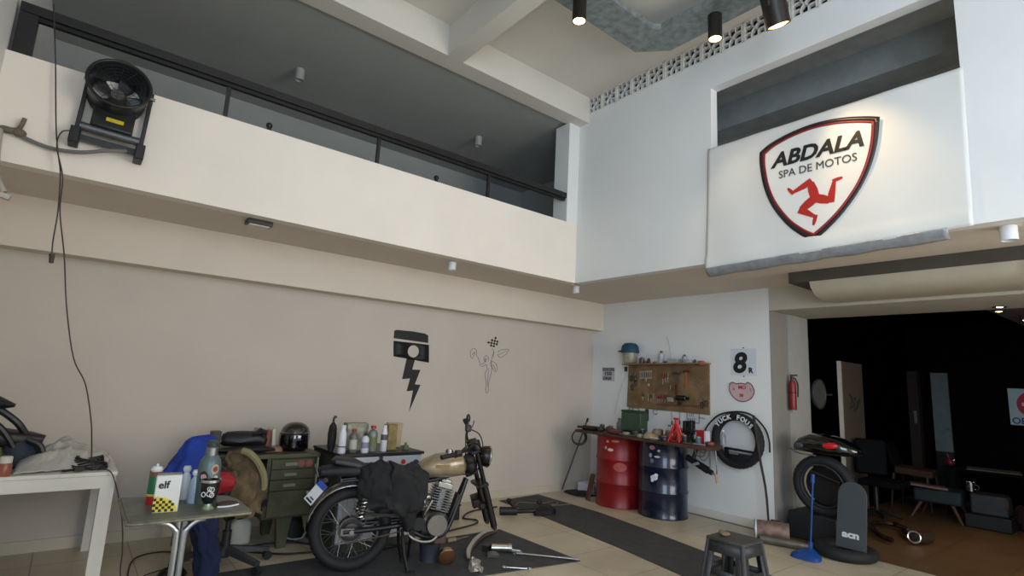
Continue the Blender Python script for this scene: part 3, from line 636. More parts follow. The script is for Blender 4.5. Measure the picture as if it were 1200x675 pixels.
ob('lower_fold',G().loft([(1.06,5.15,.80,.06,.018),(1.2,5.12,.81,.08,.028),(1.4,5.1,.81,.08,.026),(1.5,5.1,.80,.05,.015)],'x',20,wr=.012),M('#101012',.6,bump=.3),t)
ob('flap',G().loft([(1.33,5.14,.93,.03,.02),(1.38,5.14,.955,.05,.03),(1.43,5.14,.94,.03,.02)],'x',12,wr=.012),M('#1d1a1c',.5),t)
pp=M('#b9ad99',.8,var=.15)
for i,(x,y,h,r_,col,lab) in enumerate(((1.385,5.26,.19,.1,'#c2b8a6','leftmost upright pale cardboard sleeve between the bag and the helmet'),(1.42,5.30,.17,-.15,'#a99b84','tan cardboard sleeve leaning among papers on the green desk'),(1.475,5.3,.165,.05,'#8f4a3b','reddish book standing between the cardboard sleeves'),(1.52,5.28,.18,-.08,'#c9c2b4','rightmost upright white paper sleeve, next to the helmet'))):
    ob('paper_sleeve',G().box((x,y,z+h/2),(.028,.12,h),(0,r_,.1)),M(col,.8),None,lab,'papers')
g=G().loft([(z,1.50,5.12,.08,.05),(z+.03,1.50,5.12,.07,.05),(z+.05,1.49,5.12,.03,.02)],n=16,wr=.02); ob('crumpled_paper',g,M('#8a6e58',.85,bump=.3),None,'crumpled tan paper in front of the sleeves on the green desk','paper')
# helmet
t=T('motorcycle_helmet',(1.69,5.17,z),'glossy black open-face motorcycle helmet on the right end of the green desk','helmet',rot=(0,0,R(-30)))
ob('shell',G().lathe([(0.0,.25),(.04,.247),(.08,.232),(.112,.20),(.128,.155),(.130,.11),(.124,.06),(.112,.015),(.10,0),(.09,0),(.10,.02),(.112,.07),(0.1,.1)],40),M('#0d0d0f',.12,coat=1,var=.05),t,w=False)
g=G()
def vis(u,v): a=R(-90)+(u-.5)*R(150); rr=.134; zz=.02+.135*v; rr-=.0+.012*(v-.4)**2; return Vector((rr*math.cos(a),rr*math.sin(a),zz))
ob('visor',G().sheet(vis,24,8),M('#05060a',.05,coat=1),t,w=False,solid=.003)
ob('chrome_trim',G().tube([(.135*math.cos(a),.135*math.sin(a),.158) for a in [R(-165+i*10) for i in range(16)]],.0045,6),chrome,t,w=False)
# jug below the desk, shoes
t=T('plastic_jug',(1.36,5.30,0),'white plastic jug on the floor under the green desk','jug')
ob('body',G().loft([(0,0,0,.075,.05),(.01,0,0,.085,.06),(.17,0,0,.085,.06),(.205,0,0,.05,.045),(.225,-.03,0,.022,.022),(.25,-.03,0,.022,.022)],n=24,p=3),M('#c4c4bd',.5),t,w=False)
ob('handle',G().torus((.035,0,.20),(0,1,0),.035,.010,20,8),M('#c4c4bd',.5),t,w=False)
t=T('black_backpack',(1.77,5.22,0),'black bag slumped on the floor under the right end of the green desk','bag')
ob('body',G().loft([(0,0,0,.10,.08),(.05,0,0,.115,.1),(.16,0,0,.09,.09),(.22,.0,0,.06,.05),(.24,0,0,.02,.02)],n=24,wr=.03,wf=9),M('#121214',.7,bump=.3),t,w=False)
ob('strap',G().tube([(-.1,-.09,.06),(-.03,-.11,.03),(.06,-.11,.03),(.1,-.09,.07)],.007,6),M('#8d9297',.5),t,w=False)
# ================================================================ CABINET WITH BOTTLES
t=T('sticker_cabinet',(2.3,4.95,0),'grey-green cabinet with white stickered front and black top edge behind the motorcycle','cabinet')
ob('carcass',G().bx((1.905,4.62,.0),(2.70,5.25,.79)),M('#3c4038',.5,.2,var=.25),t,bev=.004)
ob('top_edge',G().bx((1.9,4.59,.782),(2.71,5.26,.805)),M('#16161a',.4),t,bev=.003)
for a,b in ((1.93,2.26),(2.30,2.69)): ob('door',G().bx((a,4.60,.08),(b,4.622,.775)),M('#b9bcc0',.5,var=.05),t,bev=.003)
for x,z,w_,h_,c_ in ((2.36,.70,.03,.04,'#9c5a5a'),(2.42,.66,.03,.05,'#5f6e7a'),(2.50,.72,.022,.022,'#b02430'),(2.55,.69,.018,.015,'#a34a50'),(2.63,.70,.035,.035,'#2b3550'),(2.00,.70,.04,.03,'#33415a'),(2.10,.70,.03,.04,'#8a4a4a'),(2.45,.56,.05,.03,'#3a3c44')):
    ob('sticker',G().cyl((x,4.599,z),(x,4.597,z),h_),M(c_,.5),t)
def bottle(name,x,y,z,prof,cap,mb,mc,lab,cat='bottle',lb=None,grp=None,q=1):
    t=T(name,(x,y,z),lab,cat,grp)
    ob('body',G().lathe(prof,22),mb,t,w=False)
    if cap: ob('cap',G().lathe(cap,18),mc,t,w=False)
    if lb:
        r_,z0,z1,c_=lb; ob('label_band',G().lathe([(r_,z0),(r_,z1)],22),M(c_,.5),t,w=False)
    return t
def prof(r,h,nr=.012): return [(0,0),(r*.94,0),(r,.006),(r,h*.68),(r*.75,h*.80),(nr,h*.86),(nr,h*.88),(0,h*.88)]
def capp(r,h): return [(0,h*.88),(r,h*.88),(r,h*.99),(r*.85,h),(0,h)]
W1=M('#cfd1d8',.35,var=.04); ZC=.805
bottle('spray_can',1.945,4.70,ZC,prof(.034,.235,.02),capp(.024,.235),W1,W1,'tall white spray can at the left of the stickered cabinet top','can',(.0343,.05,.06,'#39425a'))
bottle('chemical_bottle',2.055,4.72,ZC,prof(.036,.20),capp(.02,.20),M('#6d6b68',.35,trans=.2),M('#9a1f26',.4),'grey chemical bottle with red cap on the stickered cabinet',lb=(.0363,.03,.11,'#b7b0a4'))
bottle('white_bottle',2.15,4.68,ZC,prof(.034,.165),capp(.016,.165),W1,blk,'short white bottle with small black cap on the stickered cabinet',lb=(.0343,.04,.09,'#7f8596'))
bottle('clear_bottle',2.245,4.74,ZC,prof(.044,.225),capp(.024,.225),M('#9aa09a',.2,trans=.5),M('#a8252b',.4),'clear bottle with red cap and green label on the stickered cabinet',lb=(.0443,.05,.13,'#6a7648'))
bottle('white_tall_bottle',2.345,4.71,ZC,prof(.03,.23,.02),capp(.018,.23),W1,W1,'tall white bottle with black emblem, rightmost bottle on the stickered cabinet',lb=(.0303,.10,.15,'#5a5560'))
t=T('umbrella',(1.89,4.80,ZC),'black folded umbrella standing upright at the left edge of the stickered cabinet','umbrella')
ob('canopy',G().lathe([(0,0),(.02,0),(.034,.05),(.038,.15),(.03,.22),(.012,.25),(0,.25)],16),M('#121216',.8,bump=.3),t,w=False)
ob('handle',G().tube([(0,0,.25),(0,0,.28),(.01,0,.30),(.02,0,.29)],.011,8),blk,t,w=False)
ob('strap',G().torus((0,0,.19),(0,0,1),.034,.004,20,5),blk,t,w=False)
ob('printed_carton',G().box((2.13,4.86,ZC+.12),(.20,.10,.24)),M('#8a8a78',.7,var=.5,scale=18),None,'printed carton standing behind the bottles on the stickered cabinet','carton',bev=.003)
ob('printed_carton',G().box((2.45,4.80,ZC+.115),(.10,.08,.23),(0,0,.2)),M('#8b7a4e',.6,var=.4,scale=18),None,'gold-brown upright carton right of the tall white bottle','carton',bev=.003)
ob('printed_carton',G().box((2.56,4.95,ZC+.11),(.16,.04,.24),(0,.05,0)),M('#b09b7c',.8),None,'plain tan cardboard sheet leaning behind the gold-brown carton','cardboard',bev=.002)
g=G().cyl((2.61,4.78,ZC),(2.61,4.78,ZC+.035),.03); g.cyl((2.61,4.78,ZC+.035),(2.61,4.78,ZC+.06),.012); ob('bottle_stopper',g,M('#5f6b4c',.5),None,'small green plastic cap at the right end of the stickered cabinet','cap')
# ================================================================ MOTORCYCLE
RB=math.atan2(-.322,.947)
bike=T('motorcycle',(1.87,4.19,.016),'half dismantled old motorcycle with tan tank, spoked rear wheel and no front wheel','motorcycle',rot=(0,0,RB))
def P(name,g,mt,par=None,**k): return ob(name,g,mt,par or bike,w=False,**k)
fk=M('#17171a',.35,.5,var=.2); fr_=M('#131316',.4,.2); 
wh=P('rear_wheel',G().torus((0,0,.302),(0,1,0),.232,.013,64,8,rz=.028).torus((0,0,.302),(0,1,0),.222,.006,64,6,rz=.02),M('#55575a',.3,.9))
P('tyre',G().torus((0,0,.302),(0,1,0),.262,.044,96,14,rz=.055,lug=.005),rub,wh)
P('hub',G().cyl((0,-.06,.302),(0,.06,.302),.045).cyl((0,-.045,.302),(0,-.03,.302),.085).cyl((0,.03,.302),(0,.045,.302),.085),M('#3a3a3c',.4,.7),wh)
g=G()
for k in range(36):
    a=2*PI*k/36; s=(-1,1)[k%2]; b=a+(.55 if (k//2)%2 else -.55)
    g.tube([(.08*math.cos(b),s*.035,.302+.08*math.sin(b)),(.226*math.cos(a),s*.006,.302+.226*math.sin(a))],.0018,5,0)
P('spokes',g,M('#9a9a9a',.3,.9),wh)
P('sprocket',G().torus((0,-.07,.302),(0,1,0),.085,.004,44,6,rz=.004,lug=.006).cyl((0,-.074,.302),(0,-.066,.302),.05),M('#5d5850',.4,.8),wh)
P('axle',G().cyl((0,-.13,.302),(0,.13,.302),.009).cyl((0,-.135,.302),(0,-.12,.302),.017,n=6).cyl((0,.12,.302),(0,.135,.302),.017,n=6),steel)
for s in (-1,1):
    sw=P('swingarm',G().tube([(-.06,s*.105,.302),(.18,s*.10,.315),(.42,s*.08,.335)],.02,10),fr_)
    P('chain_adjuster',G().box((-.03,s*.112,.302),(.10,.012,.05)),M('#7a756a',.4,.7),sw)
    sh=P('rear_shock',G().cyl((.045,s*.135,.385),(.10,s*.13,.70),.010).cyl((.085,s*.13,.58),(.10,s*.13,.70),.030),fr_)
    g=G(); pts=[]
    for k in range(97):
        a=2*PI*k/12; u=k/96; pts.append((.047+.045*u+.026*math.cos(a),s*.135+.026*math.sin(a),.40+.20*u))
    P('spring',g.tube(pts,.0065,6,0),chrome,sh)
    P('frame_tube',G().tube([(-.10,s*.10,.66),(.10,s*.10,.675),(.40,s*.09,.66),(.62,s*.06,.66),(.90,s*.02,.74)],.016,8),fr_)
    P('frame_tube',G().tube([(.40,s*.09,.66),(.42,s*.09,.5),(.42,s*.09,.33),(.55,s*.09,.24),(.70,s*.08,.24),(.78,s*.06,.34),(.90,s*.02,.66)],.017,8),fr_)
    P('frame_tube',G().tube([(.10,s*.10,.67),(.25,s*.10,.5),(.41,s*.09,.36)],.013,8),fr_)
P('chain',G().torus((0,-.07,.302),(0,1,0),.09,.005,30,6,rz=.007,a0=R(90),a1=R(270)).tube([(0,-.07,.392),(.25,-.07,.40),(.46,-.07,.37)],.006,6,0).tube([(0,-.07,.212),(.25,-.07,.255),(.46,-.07,.30)],.006,6,0),M('#6d6350',.5,.6))
P('chain_guard',G().box((.22,-.085,.415),(.36,.03,.018),(0,R(3),0)),fr_)
# fender
g=G()
def fd(u,v,a0=R(168),a1=R(62),rr=.325,w_=.085): a=a0+(a1-a0)*u; b=(v-.5)*2; return Vector(((rr+.012*(1-b*b))*math.cos(a),w_*b,.302+(rr+.028*(1-b*b))*math.sin(a)))
fen=P('rear_fender',G().sheet(fd,28,8),M('#a79f95',.25,.8,var=.3,scale=14),solid=.003)
P('tail_light',G().box((-.235,0,.655),(.07,.08,.05),(0,R(-30),0)),M('#241414',.3),fen,bev=.01)
plm=Matrix.Translation((-.295,-.035,.585))@Euler((0,0,0)).to_matrix().to_4x4()@Matrix(((.62,0,-.78,0),(0,-1,0,0),(.78,0,.62,0),(0,0,0,1)))
# plate: local axes - long side along the fender slope, facing the right side / rear
pm=Matrix.Translation((-.29,-.07,.58))@Matrix(((.55,-.25,-.79,0),(-.05,-.96,.27,0),(.83,.11,.54,0),(0,0,0,1)))
ex=Vector((.60,-.10,.79)).normalized(); nrm=Vector((-.45,-.85,.25)); nrm=(nrm-ex*nrm.dot(ex)).normalized(); ey=nrm.cross(ex)
pm=Matrix((ex,ey,nrm)).transposed().to_4x4(); pm.translation=(-.285,-.09,.585)
pl=P('licence_plate',G().prism([(-.085,-.04),(.085,-.04),(.085,.04),(-.085,.04)],.003,pm),M('#c9ccd2',.4,var=.04))
P('blue_band',G().prism([(.045,-.04),(.085,-.04),(.085,.04),(.045,.04)],.0012,pm@Matrix.Translation((0,0,.003))),M('#25489a',.4),pl)
P('dark_characters',G().prism([(-.075,-.03),(-.06,-.03),(-.06,.03),(-.075,.03)],.001,pm@Matrix.Translation((0,0,.003))).prism([(-.05,-.028),(-.04,-.028),(-.04,.01),(-.05,.01)],.001,pm@Matrix.Translation((0,0,.003))),M('#20242c',.4),pl)
P('plate_bracket',G().tube([(-.27,-.05,.58),(-.22,0,.60),(-.18,0,.63)],.01,6),fr_,pl)
# seat
sm=M('#17181b',.65,var=.25,bump=.2)
P('seat',G().loft([(-.30,0,.72,.03,.015),(-.26,0,.725,.08,.035),(-.10,0,.735,.11,.045),(.15,0,.73,.12,.05),(.35,0,.715,.12,.045),(.48,0,.71,.10,.04),(.52,0,.71,.06,.02)],'x',24,p=2.8),sm)
P('tail_pad',G().loft([(-.19,0,.80,.03,.015),(-.16,0,.805,.09,.03),(-.02,-.01,.79,.10,.035),(.06,-.01,.765,.08,.02)],'x',20,p=2.6,wr=.008),M('#26272c',.5,var=.2))
P('grab_rail',G().tube([(-.28,-.11,.70),(-.30,-.06,.76),(-.30,.06,.76),(-.28,.11,.70),(-.1,.12,.68)],.009,8),M('#6f7073',.3,.8))
# bag / jacket over the seat
g=G(); g.loft([(.02,-.10,.66,.05,.10),(.08,-.11,.65,.08,.15),(.20,-.12,.62,.09,.19),(.27,-.12,.61,.07,.17)],'x',60,p=2.6,wr=.045,wf=8,seed=2,dens=7,fold=.08,nf=5)
P('black_cloth_bag',g,M('#141416',.85,var=.3,bump=.4),ang=70)
g=G(); g.loft([(.25,-.12,.62,.08,.18),(.30,-.13,.60,.09,.19),(.40,-.13,.59,.09,.21),(.46,-.12,.60,.085,.19),(.53,-.10,.62,.06,.13),(.55,-.10,.62,.03,.07)],'x',60,p=2.6,wr=.045,wf=8,seed=6,dens=6,fold=.08,nf=5)
P('black_cloth_bag',g,M('#19191b',.85,var=.3,bump=.4),ang=70)
P('hanging_cloth',G().loft([(.30,.42,-.14,.035,.03),(.40,.41,-.14,.06,.04),(.52,.39,-.14,.09,.05),(.60,.38,-.14,.10,.05)],n=20,wr=.02,wf=9),M('#101012',.85,bump=.4),ang=70)
P('battery_box',G().box((.27,0,.50),(.16,.13,.20)),M('#101113',.5),bev=.01)
P('air_box',G().loft([(.38,-.0,.50,.09,.08),(.46,-.0,.50,.09,.09),(.50,0,.50,.06,.06)],'x',16,p=3),M('#0f0f11',.5))
# tank
gold=M('#94836a',.3,.35,var=.25,scale=9,coat=.5)
tk=P('fuel_tank',G().loft([(.475,0,.725,.03,.02),(.49,0,.73,.085,.05),(.54,0,.745,.115,.072),(.64,0,.765,.138,.092),(.76,0,.775,.14,.098),(.84,0,.775,.115,.09),(.875,0,.77,.07,.06),(.885,0,.77,.03,.03)],'x',32,p=2.5),gold)
P('fuel_cap',G().cyl((.74,0,.868),(.74,0,.888),.032).cyl((.74,0,.888),(.74,0,.895),.024),chrome,tk)
P('tank_badge',G().box((.66,-.136,.775),(.12,.006,.025)),M('#8a7450',.3,.7),tk)
# engine
cs=M('#4c4a46',.4,.7,var=.3,scale=12)
en=P('crankcase',G().loft([(.50,0,.34,.09,.06),(.53,0,.335,.13,.095),(.62,0,.33,.14,.105),(.72,0,.33,.12,.09),(.75,0,.33,.08,.05)],'x',24,p=3),cs)
P('clutch_cover',G().cyl((.64,-.13,.34),(.64,-.175,.34),.088,.078),M('#77756f',.35,.8,var=.2),en)
P('sprocket_cover',G().cyl((.50,-.11,.345),(.50,-.14,.345),.06,.05),M('#2a2a2b',.4,.6),en)
em=Matrix.Translation((.665,0,.42))@Matrix.Rotation(R(14),4,'Y')
g=G()
for k in range(9): g.box((0,0,.012+.020*k),(.165-.003*abs(k-4),.17,.008))
g.cyl((0,0,0),(0,0,.18),.06); P('cylinder_fins',g.xf(em),M('#77797a',.3,.9,var=.3,scale=20),en)
P('cylinder_head',G().box((0,0,.20),(.13,.13,.05)).box((0,-.0,.235),(.09,.11,.03)).xf(em),M('#b9bbbc',.2,.95),en,bev=.008)
P('kick_lever',G().tube([(.53,-.15,.40),(.545,-.17,.45),(.585,-.18,.53)],.010,8),chrome,en)
P('carburettor',G().cyl((.50,-.02,.52),(.60,-.01,.52),.03).cyl((.54,-.04,.46),(.54,-.04,.53),.028).ball((.53,-.09,.50),.035),M('#8f8d8a',.3,.8),en)
P('oil_pan',G().box((.69,-.03,.22),(.10,.12,.09)),M('#4d3527',.6),en,bev=.01)
P('front_downtube_guard',G().box((.80,-.01,.43),(.03,.09,.24),(0,R(18),0)),M('#1a1512',.6))
P('brake_pedal',G().tube([(.42,-.15,.30),(.44,-.16,.26),(.52,-.165,.225),(.60,-.165,.225),(.645,-.165,.26)],.009,8),chrome)
P('foot_peg',G().cyl((.44,-.10,.30),(.44,-.21,.30),.014).cyl((.44,-.13,.30),(.44,-.21,.30),.020),rub)
P('centre_stand',G().tube([(.38,-.10,.31),(.40,-.12,.15),(.44,-.14,.0)],.013,8).tube([(.38,.10,.31),(.40,.12,.15),(.44,.14,.0)],.013,8).tube([(.40,-.12,.15),(.40,.12,.15)],.010,8,0).box((.46,-.14,.008),(.07,.03,.016)).box((.46,.14,.008),(.07,.03,.016)),fr_)
P('side_stand',G().tube([(.50,.12,.26),(.50,.17,.12),(.50,.20,.0)],.011,8),fr_)
# steering
ax0=Vector((1.135,0,.295)); ax1=Vector((.945,0,.90)); fd_=(ax1-ax0).normalized()
hd=P('steering_head',G().cyl((.925,0,.68),(.875,0,.84),.03),fr_)
for z_ in (.34,.62): 
    c_=ax0+fd_*z_
    P('triple_clamp',G().box((c_.x-.015,0,c_.z),(.09,.25,.03),(0,R(-17),0)),fk,bev=.008)
for s in (-1,1):
    o_=Vector((0,s*.098,0))
    fo=P('fork_leg',G().cyl(ax0+o_,ax0+o_+fd_*.33,.027,.026).cyl(ax0+o_-fd_*.02,ax0+o_,.016,.02),M('#1d1a19',.4,.5,var=.3))
    P('stanchion',G().cyl(ax0+o_+fd_*.30,ax0+o_+fd_*.64,.019),M('#2a2726',.2,.8),fo)
    P('dust_seal',G().torus(ax0+o_+fd_*.33,fd_,.024,.006,20,6),rub,fo)
    P('axle_lug',G().cyl(ax0+o_+Vector((0,-.02,-.01)),ax0+o_+Vector((0,.02,-.01)),.018),fk,fo)
P('brake_caliper',G().box((1.05,.15,.45),(.09,.05,.11),(0,R(-17),0)).cyl((1.07,.12,.45),(1.07,.19,.45),.03),M('#151517',.5,.3))
P('mudguard_stub',G().box((1.04,0,.45),(.07,.17,.05),(0,R(-17),0)),fk,bev=.01)
hm=Matrix.Translation((1.0,0,.845))@Matrix.Rotation(R(97),4,'Y')
hl=P('headlight',G().lathe([(0,-.03),(.03,-.025),(.065,0),(.083,.04),(.086,.075),(.080,.082)],32,hm),M('#26221f',.3,.5))
P('chrome_ring',G().torus(hm@Vector((0,0,.08)),hm.to_3x3()@Vector((0,0,1)),.083,.009,40,8),chrome,hl)
P('headlight_glass',G().lathe([(.078,.08),(.055,.094),(.02,.10),(0,.101)],28,hm),M('#c9b79c',.08,.5,coat=1),hl)
for s in (-1,1): P('headlight_bracket',G().tube([(.955,s*.098,.85),(1.0,s*.09,.85),(1.03,s*.085,.845)],.009,6,0),fk,hl)
P('instrument',G().cyl((.96,-.05,.90),(.935,-.05,.965),.042,.045).cyl((.96,.05,.90),(.935,.05,.965),.042,.045),blk)
hb=P('handlebar',G().tube([(.62,-.36,.885),(.72,-.33,.90),(.86,-.20,.93),(.92,-.06,.945),(.92,.06,.945),(.93,.18,.99),(.96,.26,1.06),(.96,.34,1.085)],.0115,10),blkm)
P('grip',G().cyl((.585,-.375,.88),(.70,-.338,.897),.018),rub,hb)
P('grip',G().cyl((.96,.27,1.065),(.965,.40,1.10),.018),rub,hb)
P('switch_block',G().box((.73,-.325,.905),(.05,.06,.045)),blk,hb,bev=.008)
P('switch_block',G().box((.955,.235,1.045),(.045,.06,.06)),blk,hb,bev=.008)
P('brake_lever',G().tube([(.755,-.29,.91),(.74,-.37,.90),(.68,-.41,.885)],.006,6),blkm,hb)
P('clutch_lever',G().tube([(.98,.22,1.05),(1.02,.30,1.07),(1.05,.38,1.10)],.006,6),steel,hb)
P('mirror_stem',G().tube([(.94,.21,1.03),(.95,.22,1.10),(.95,.23,1.14)],.008,6),blk,hb)
P('mirror_clamp',G().ball((.95,.23,1.13),(.02,.02,.04)),blk,hb)
for pts in ([(.96,.24,1.04),(1.05,.2,1.0),(1.06,.1,.9),(.98,0,.8)],[(.73,-.32,.90),(.85,-.28,.98),(.98,-.15,.9),(.95,0,.75)],[(.95,.2,1.02),(.90,.10,1.0),(.88,0,.85),(.85,0,.72)],[(1.0,-.05,.8),(.95,-.1,.72),(.88,-.05,.70),(.8,0,.69)]):
    P('control_cable',G().tube(pts,.0055,6),blk)
P('wiring_loom',G().ball((.93,.0,.77),(.06,.08,.07),wr=.02).ball((.90,-.05,.83),(.05,.05,.04),wr=.02),M('#1a1716',.7,bump=.3))
# ================================================================ LOOSE PARTS ON THE FLOOR
mz=.008
sil=M('#a9a59c',.25,.9,var=.25,scale=14)
hm2=Matrix.Translation((2.60,3.93,.072))@Euler((R(112),R(0),R(-20))).to_matrix().to_4x4()
t=T('loose_headlamp',(2.62,3.93,mz),'bronze and chrome headlamp shell lying on the mat below the engine','headlamp')
ob('shell',G().lathe([(0,-.09),(.02,-.085),(.06,-.04),(.072,.01),(.068,.015)],26,hm2),M('#9c8156',.25,.8),t)
ob('lens',G().lathe([(.069,.012),(.04,.024),(0,.028)],26,hm2),M('#6e4a34',.2,.4),t)
def cf(u,v): a=R(20)+u*R(125); b=(v-.5)*2; rr=.33; return Vector((3.02+rr*math.cos(a)*.9+0,3.98+.05*b+rr*math.cos(a)*.25,.008+.035+rr*.42*math.sin(a)+.014*(1-b*b)))
ob('chrome_fender_piece',G().tube([(2.80,3.90,.025),(2.91,4.06,.035),(3.08,4.22,.042),(3.25,4.345,.042),(3.40,4.42,.035),(3.52,4.47,.025)],lambda u:.012+.022*math.sin(PI*u)**.7,12),chrome,None,'curved chrome exhaust pipe lying on the mat in front of the motorcycle','exhaust pipe')
t=T('metal_casting',(3.2,4.05,mz),'small grey metal bracket with a tube lying beside the curved chrome pipe','metal part')
ob('tube',G().cyl((3.12,4.02,.045),(3.25,3.93,.045),.032).cyl((3.24,3.935,.045),(3.265,3.92,.045),.038),sil,t)
ob('flange',G().prism([(-.07,-.05),(.02,-.10),(.06,0),(.0,.05)],.02,Matrix.Translation((3.06,3.95,.012))),M('#5e5b56',.4,.7),t)
ob('boss',G().box((3.10,4.06,.035),(.07,.06,.05),(0,0,.5)),M('#2a2827',.5,.4),t)
g=G().loft([(mz,2.74,3.69,.055,.04),(.04,2.73,3.70,.05,.045),(.08,2.72,3.71,.03,.03),(.10,2.72,3.72,.01,.01)],n=30,wr=.03,wf=20,dens=4); ob('foil_lump',g,M('#a39a92',.35,.4,bump=.4),None,'crumpled silvery wrapper at the bottom edge of the mat','wrapper')
t=T('torque_wrench',(3.44,3.64,mz),'long thin silver torque wrench lying across the corner of the mat','wrench')
ob('shaft',G().cyl((3.28,3.83,.022),(3.63,3.45,.022),.009),chrome,t)
ob('head',G().cyl((3.265,3.845,.022),(3.30,3.81,.022),.016).cyl((3.25,3.86,.012),(3.25,3.86,.036),.02),steel,t)
ob('handle',G().cyl((3.53,3.56,.022),(3.63,3.45,.022),.012),steel,t)
t=T('ring_spanner',(3.04,3.56,mz),'short silver spanner on the mat nearest the camera','spanner')
ob('shaft',G().cyl((2.97,3.62,.018),(3.10,3.51,.018),.006),chrome,t); ob('ring_end',G().torus((2.96,3.63,.018),(0,0,1),.016,.006,20,6),chrome,t); ob('open_end',G().torus((3.115,3.495,.018),(0,0,1),.014,.006,16,6,a0=R(0),a1=R(270)),chrome,t)
g=G().cyl((3.29,3.96,.018),(3.34,3.88,.018),.009); ob('spark_plug',g,W1,None,'tiny white spark plug on the mat left of the torque wrench','spark plug')
t=T('grey_bucket',(2.54,4.10,mz),'grey plastic bucket standing under the engine of the motorcycle','bucket')
ob('body',G().lathe([(0,0),(.075,0),(.09,.14),(.094,.145),(.086,.145),(.072,.01),(0,.01)],28),M('#383c44',.6,var=.25),t,w=False)
ob('rag',G().loft([(.08,0,0,.06,.06),(.13,.01,0,.075,.07),(.16,.02,0,.04,.04)],n=18,wr=.02),M('#2a2522',.9,bump=.4),t,w=False)
g=G().cyl((2.93,4.44,.02),(3.02,4.44,.02),.022).cyl((3.02,4.44,.02),(3.19,4.48,.015),.007); ob('metal_rod',g,M('#a08e75',.4,.5),None,'short rod with a pale knob lying on the mat behind the chrome pipe','rod')
t=T('greasy_fork_part',(4.3,4.95,.008),'black greasy motorcycle part with padded end lying on the long mat','motorcycle part')
gm=M('#19181a',.55,.2,var=.3)
ob('padded_end',G().cyl((3.99,5.02,.055),(4.16,4.93,.055),.045),gm,t)
ob('bar',G().tube([(4.15,4.93,.055),(4.3,4.9,.05),(4.42,4.86,.055),(4.52,4.87,.07)],.026,10),gm,t)
ob('clamp',G().loft([(.012,4.50,4.83,.16,.06),(.06,4.50,4.83,.16,.06),(.09,4.52,4.85,.10,.04)],n=20,wr=.02,wf=9),gm,t)
ob('stalk',G().tube([(4.19,4.95,.05),(4.17,5.05,.10),(4.16,5.08,.13)],.012,8).ball((4.16,5.08,.14),(.03,.03,.025)),gm,t)
ob('knob',G().ball((4.47,4.90,.125),(.035,.03,.025)),gm,t)
g=G().tube([(4.45,5.3,.012),(4.62,5.42,.012),(4.75,5.3,.012),(4.9,5.25,.012),(5.1,5.3,.012),(5.0,5.15,.012),(4.8,5.12,.012),(5.15,5.05,.012)],.007,6); ob('loose_wire',g,M('#6d6050',.6),None,'thin loose wire tangled on the floor behind the greasy black part','cable')
g=G().tube([(2.25,4.50,.022),(2.75,4.60,.018),(3.1,4.72,.016),(3.5,4.82,.016),(3.62,4.95,.014),(3.55,5.1,.012),(3.8,5.3,.012),(4.2,5.35,.012)],.009,7); ob('black_cable',g,M('#2a211c',.6),None,'dark cable snaking across the floor behind the motorcycle fork','cable')
g=G().tube([(1.45,4.92,.01),(1.35,5.05,.01),(1.50,5.15,.01),(1.75,5.08,.01),(1.86,4.95,.01)],.008,7).tube([(1.45,4.92,.01),(1.6,4.78,.016),(1.9,4.7,.016)],.008,7); ob('black_cable',g,M('#221c1a',.6),None,'dark looped cable on the floor between the chair castors and the rear wheel','cable')
g=G()
for k in range(4): g.torus((.78,4.66,.03+.012*k),(0,.1,1),.09-.01*k,.007,24,6)
ob('coiled_hose',g,blk,None,'small black coil lying on the floor by the folding table legs','cable')
g=G().tube([(.52,4.65,.012),(.6,5.2,.012),(.8,5.3,.012),(.95,5.1,.012),(.8,4.95,.012)],.006,6); ob('wall_wire',g,cb,None,'thin wire looping on the dark floor behind the folding table','cable')
t=T('black_crate',(3.45,5.5,0),'small black box on the floor against the wall behind the fork','box')
ob('body',G().box((3.42,5.15,.07),(.15,.12,.14)),M('#151517',.6),t,bev=.006); ob('lid',G().box((3.42,5.15,.15),(.16,.13,.02)),blkm,t)
# ================================================================ OIL DRUMS
def drum(x,y,mt,lab,stickers):
    t=T('oil_drum',(x,y,0),lab,'oil drum'); r=.288; h=.865
    pr=[(0,.01),(r-.006,.01),(r+.004,0),(r+.006,.012),(r,.025)]
    for zz in (.29,.58): pr+=[(r,zz-.025),(r+.010,zz-.008),(r+.010,zz+.008),(r,zz+.025)]
    pr+=[(r,h-.02),(r+.007,h-.01),(r+.004,h),(r-.008,h-.002),(r-.012,h-.02),(0,h-.02)]
    ob('body',G().lathe(pr,64),mt,t,w=False)
    ob('bung',G().cyl((.15,0,h-.02),(.15,0,h-.004),.03),steel,t,w=False)
    for a,z,w_,h_,c_ in stickers:
        ob('sticker',patch(r+.003,R(a),z,w_,h_),M(c_,.5,var=.2,scale=30),t,w=False)
    return t
# angles: camera direction from the drum is roughly 216 deg
drum(5.755,4.80,M('#82141a',.38,.1,var=.25,scale=5),'red steel oil drum carrying the left half of the workbench plank',((189,.80,.035,.03,'#c99a90'),(210,.81,.10,.025,'#a8803a'),(184,.72,.03,.04,'#b9a4a0'),(197,.70,.08,.035,'#c9beb4'),(222,.50,.17,.11,'#a5403a')))
drum(5.82,4.17,M('#0f1830',.25,.2,var=.25,scale=5,coat=.4),'dark navy steel oil drum carrying the right half of the workbench plank',((190,.80,.07,.05,'#a86a78'),(206,.77,.035,.03,'#8fa08f'),(186,.71,.04,.05,'#9a8d90'),(202,.70,.07,.022,'#c4c4c4'),(190,.65,.05,.05,'#6a6a80'),(195,.46,.09,.06,'#cfd2d6'),(200,.49,.05,.04,'#d9dce0'),(191,.43,.04,.04,'#d0d3d8')))
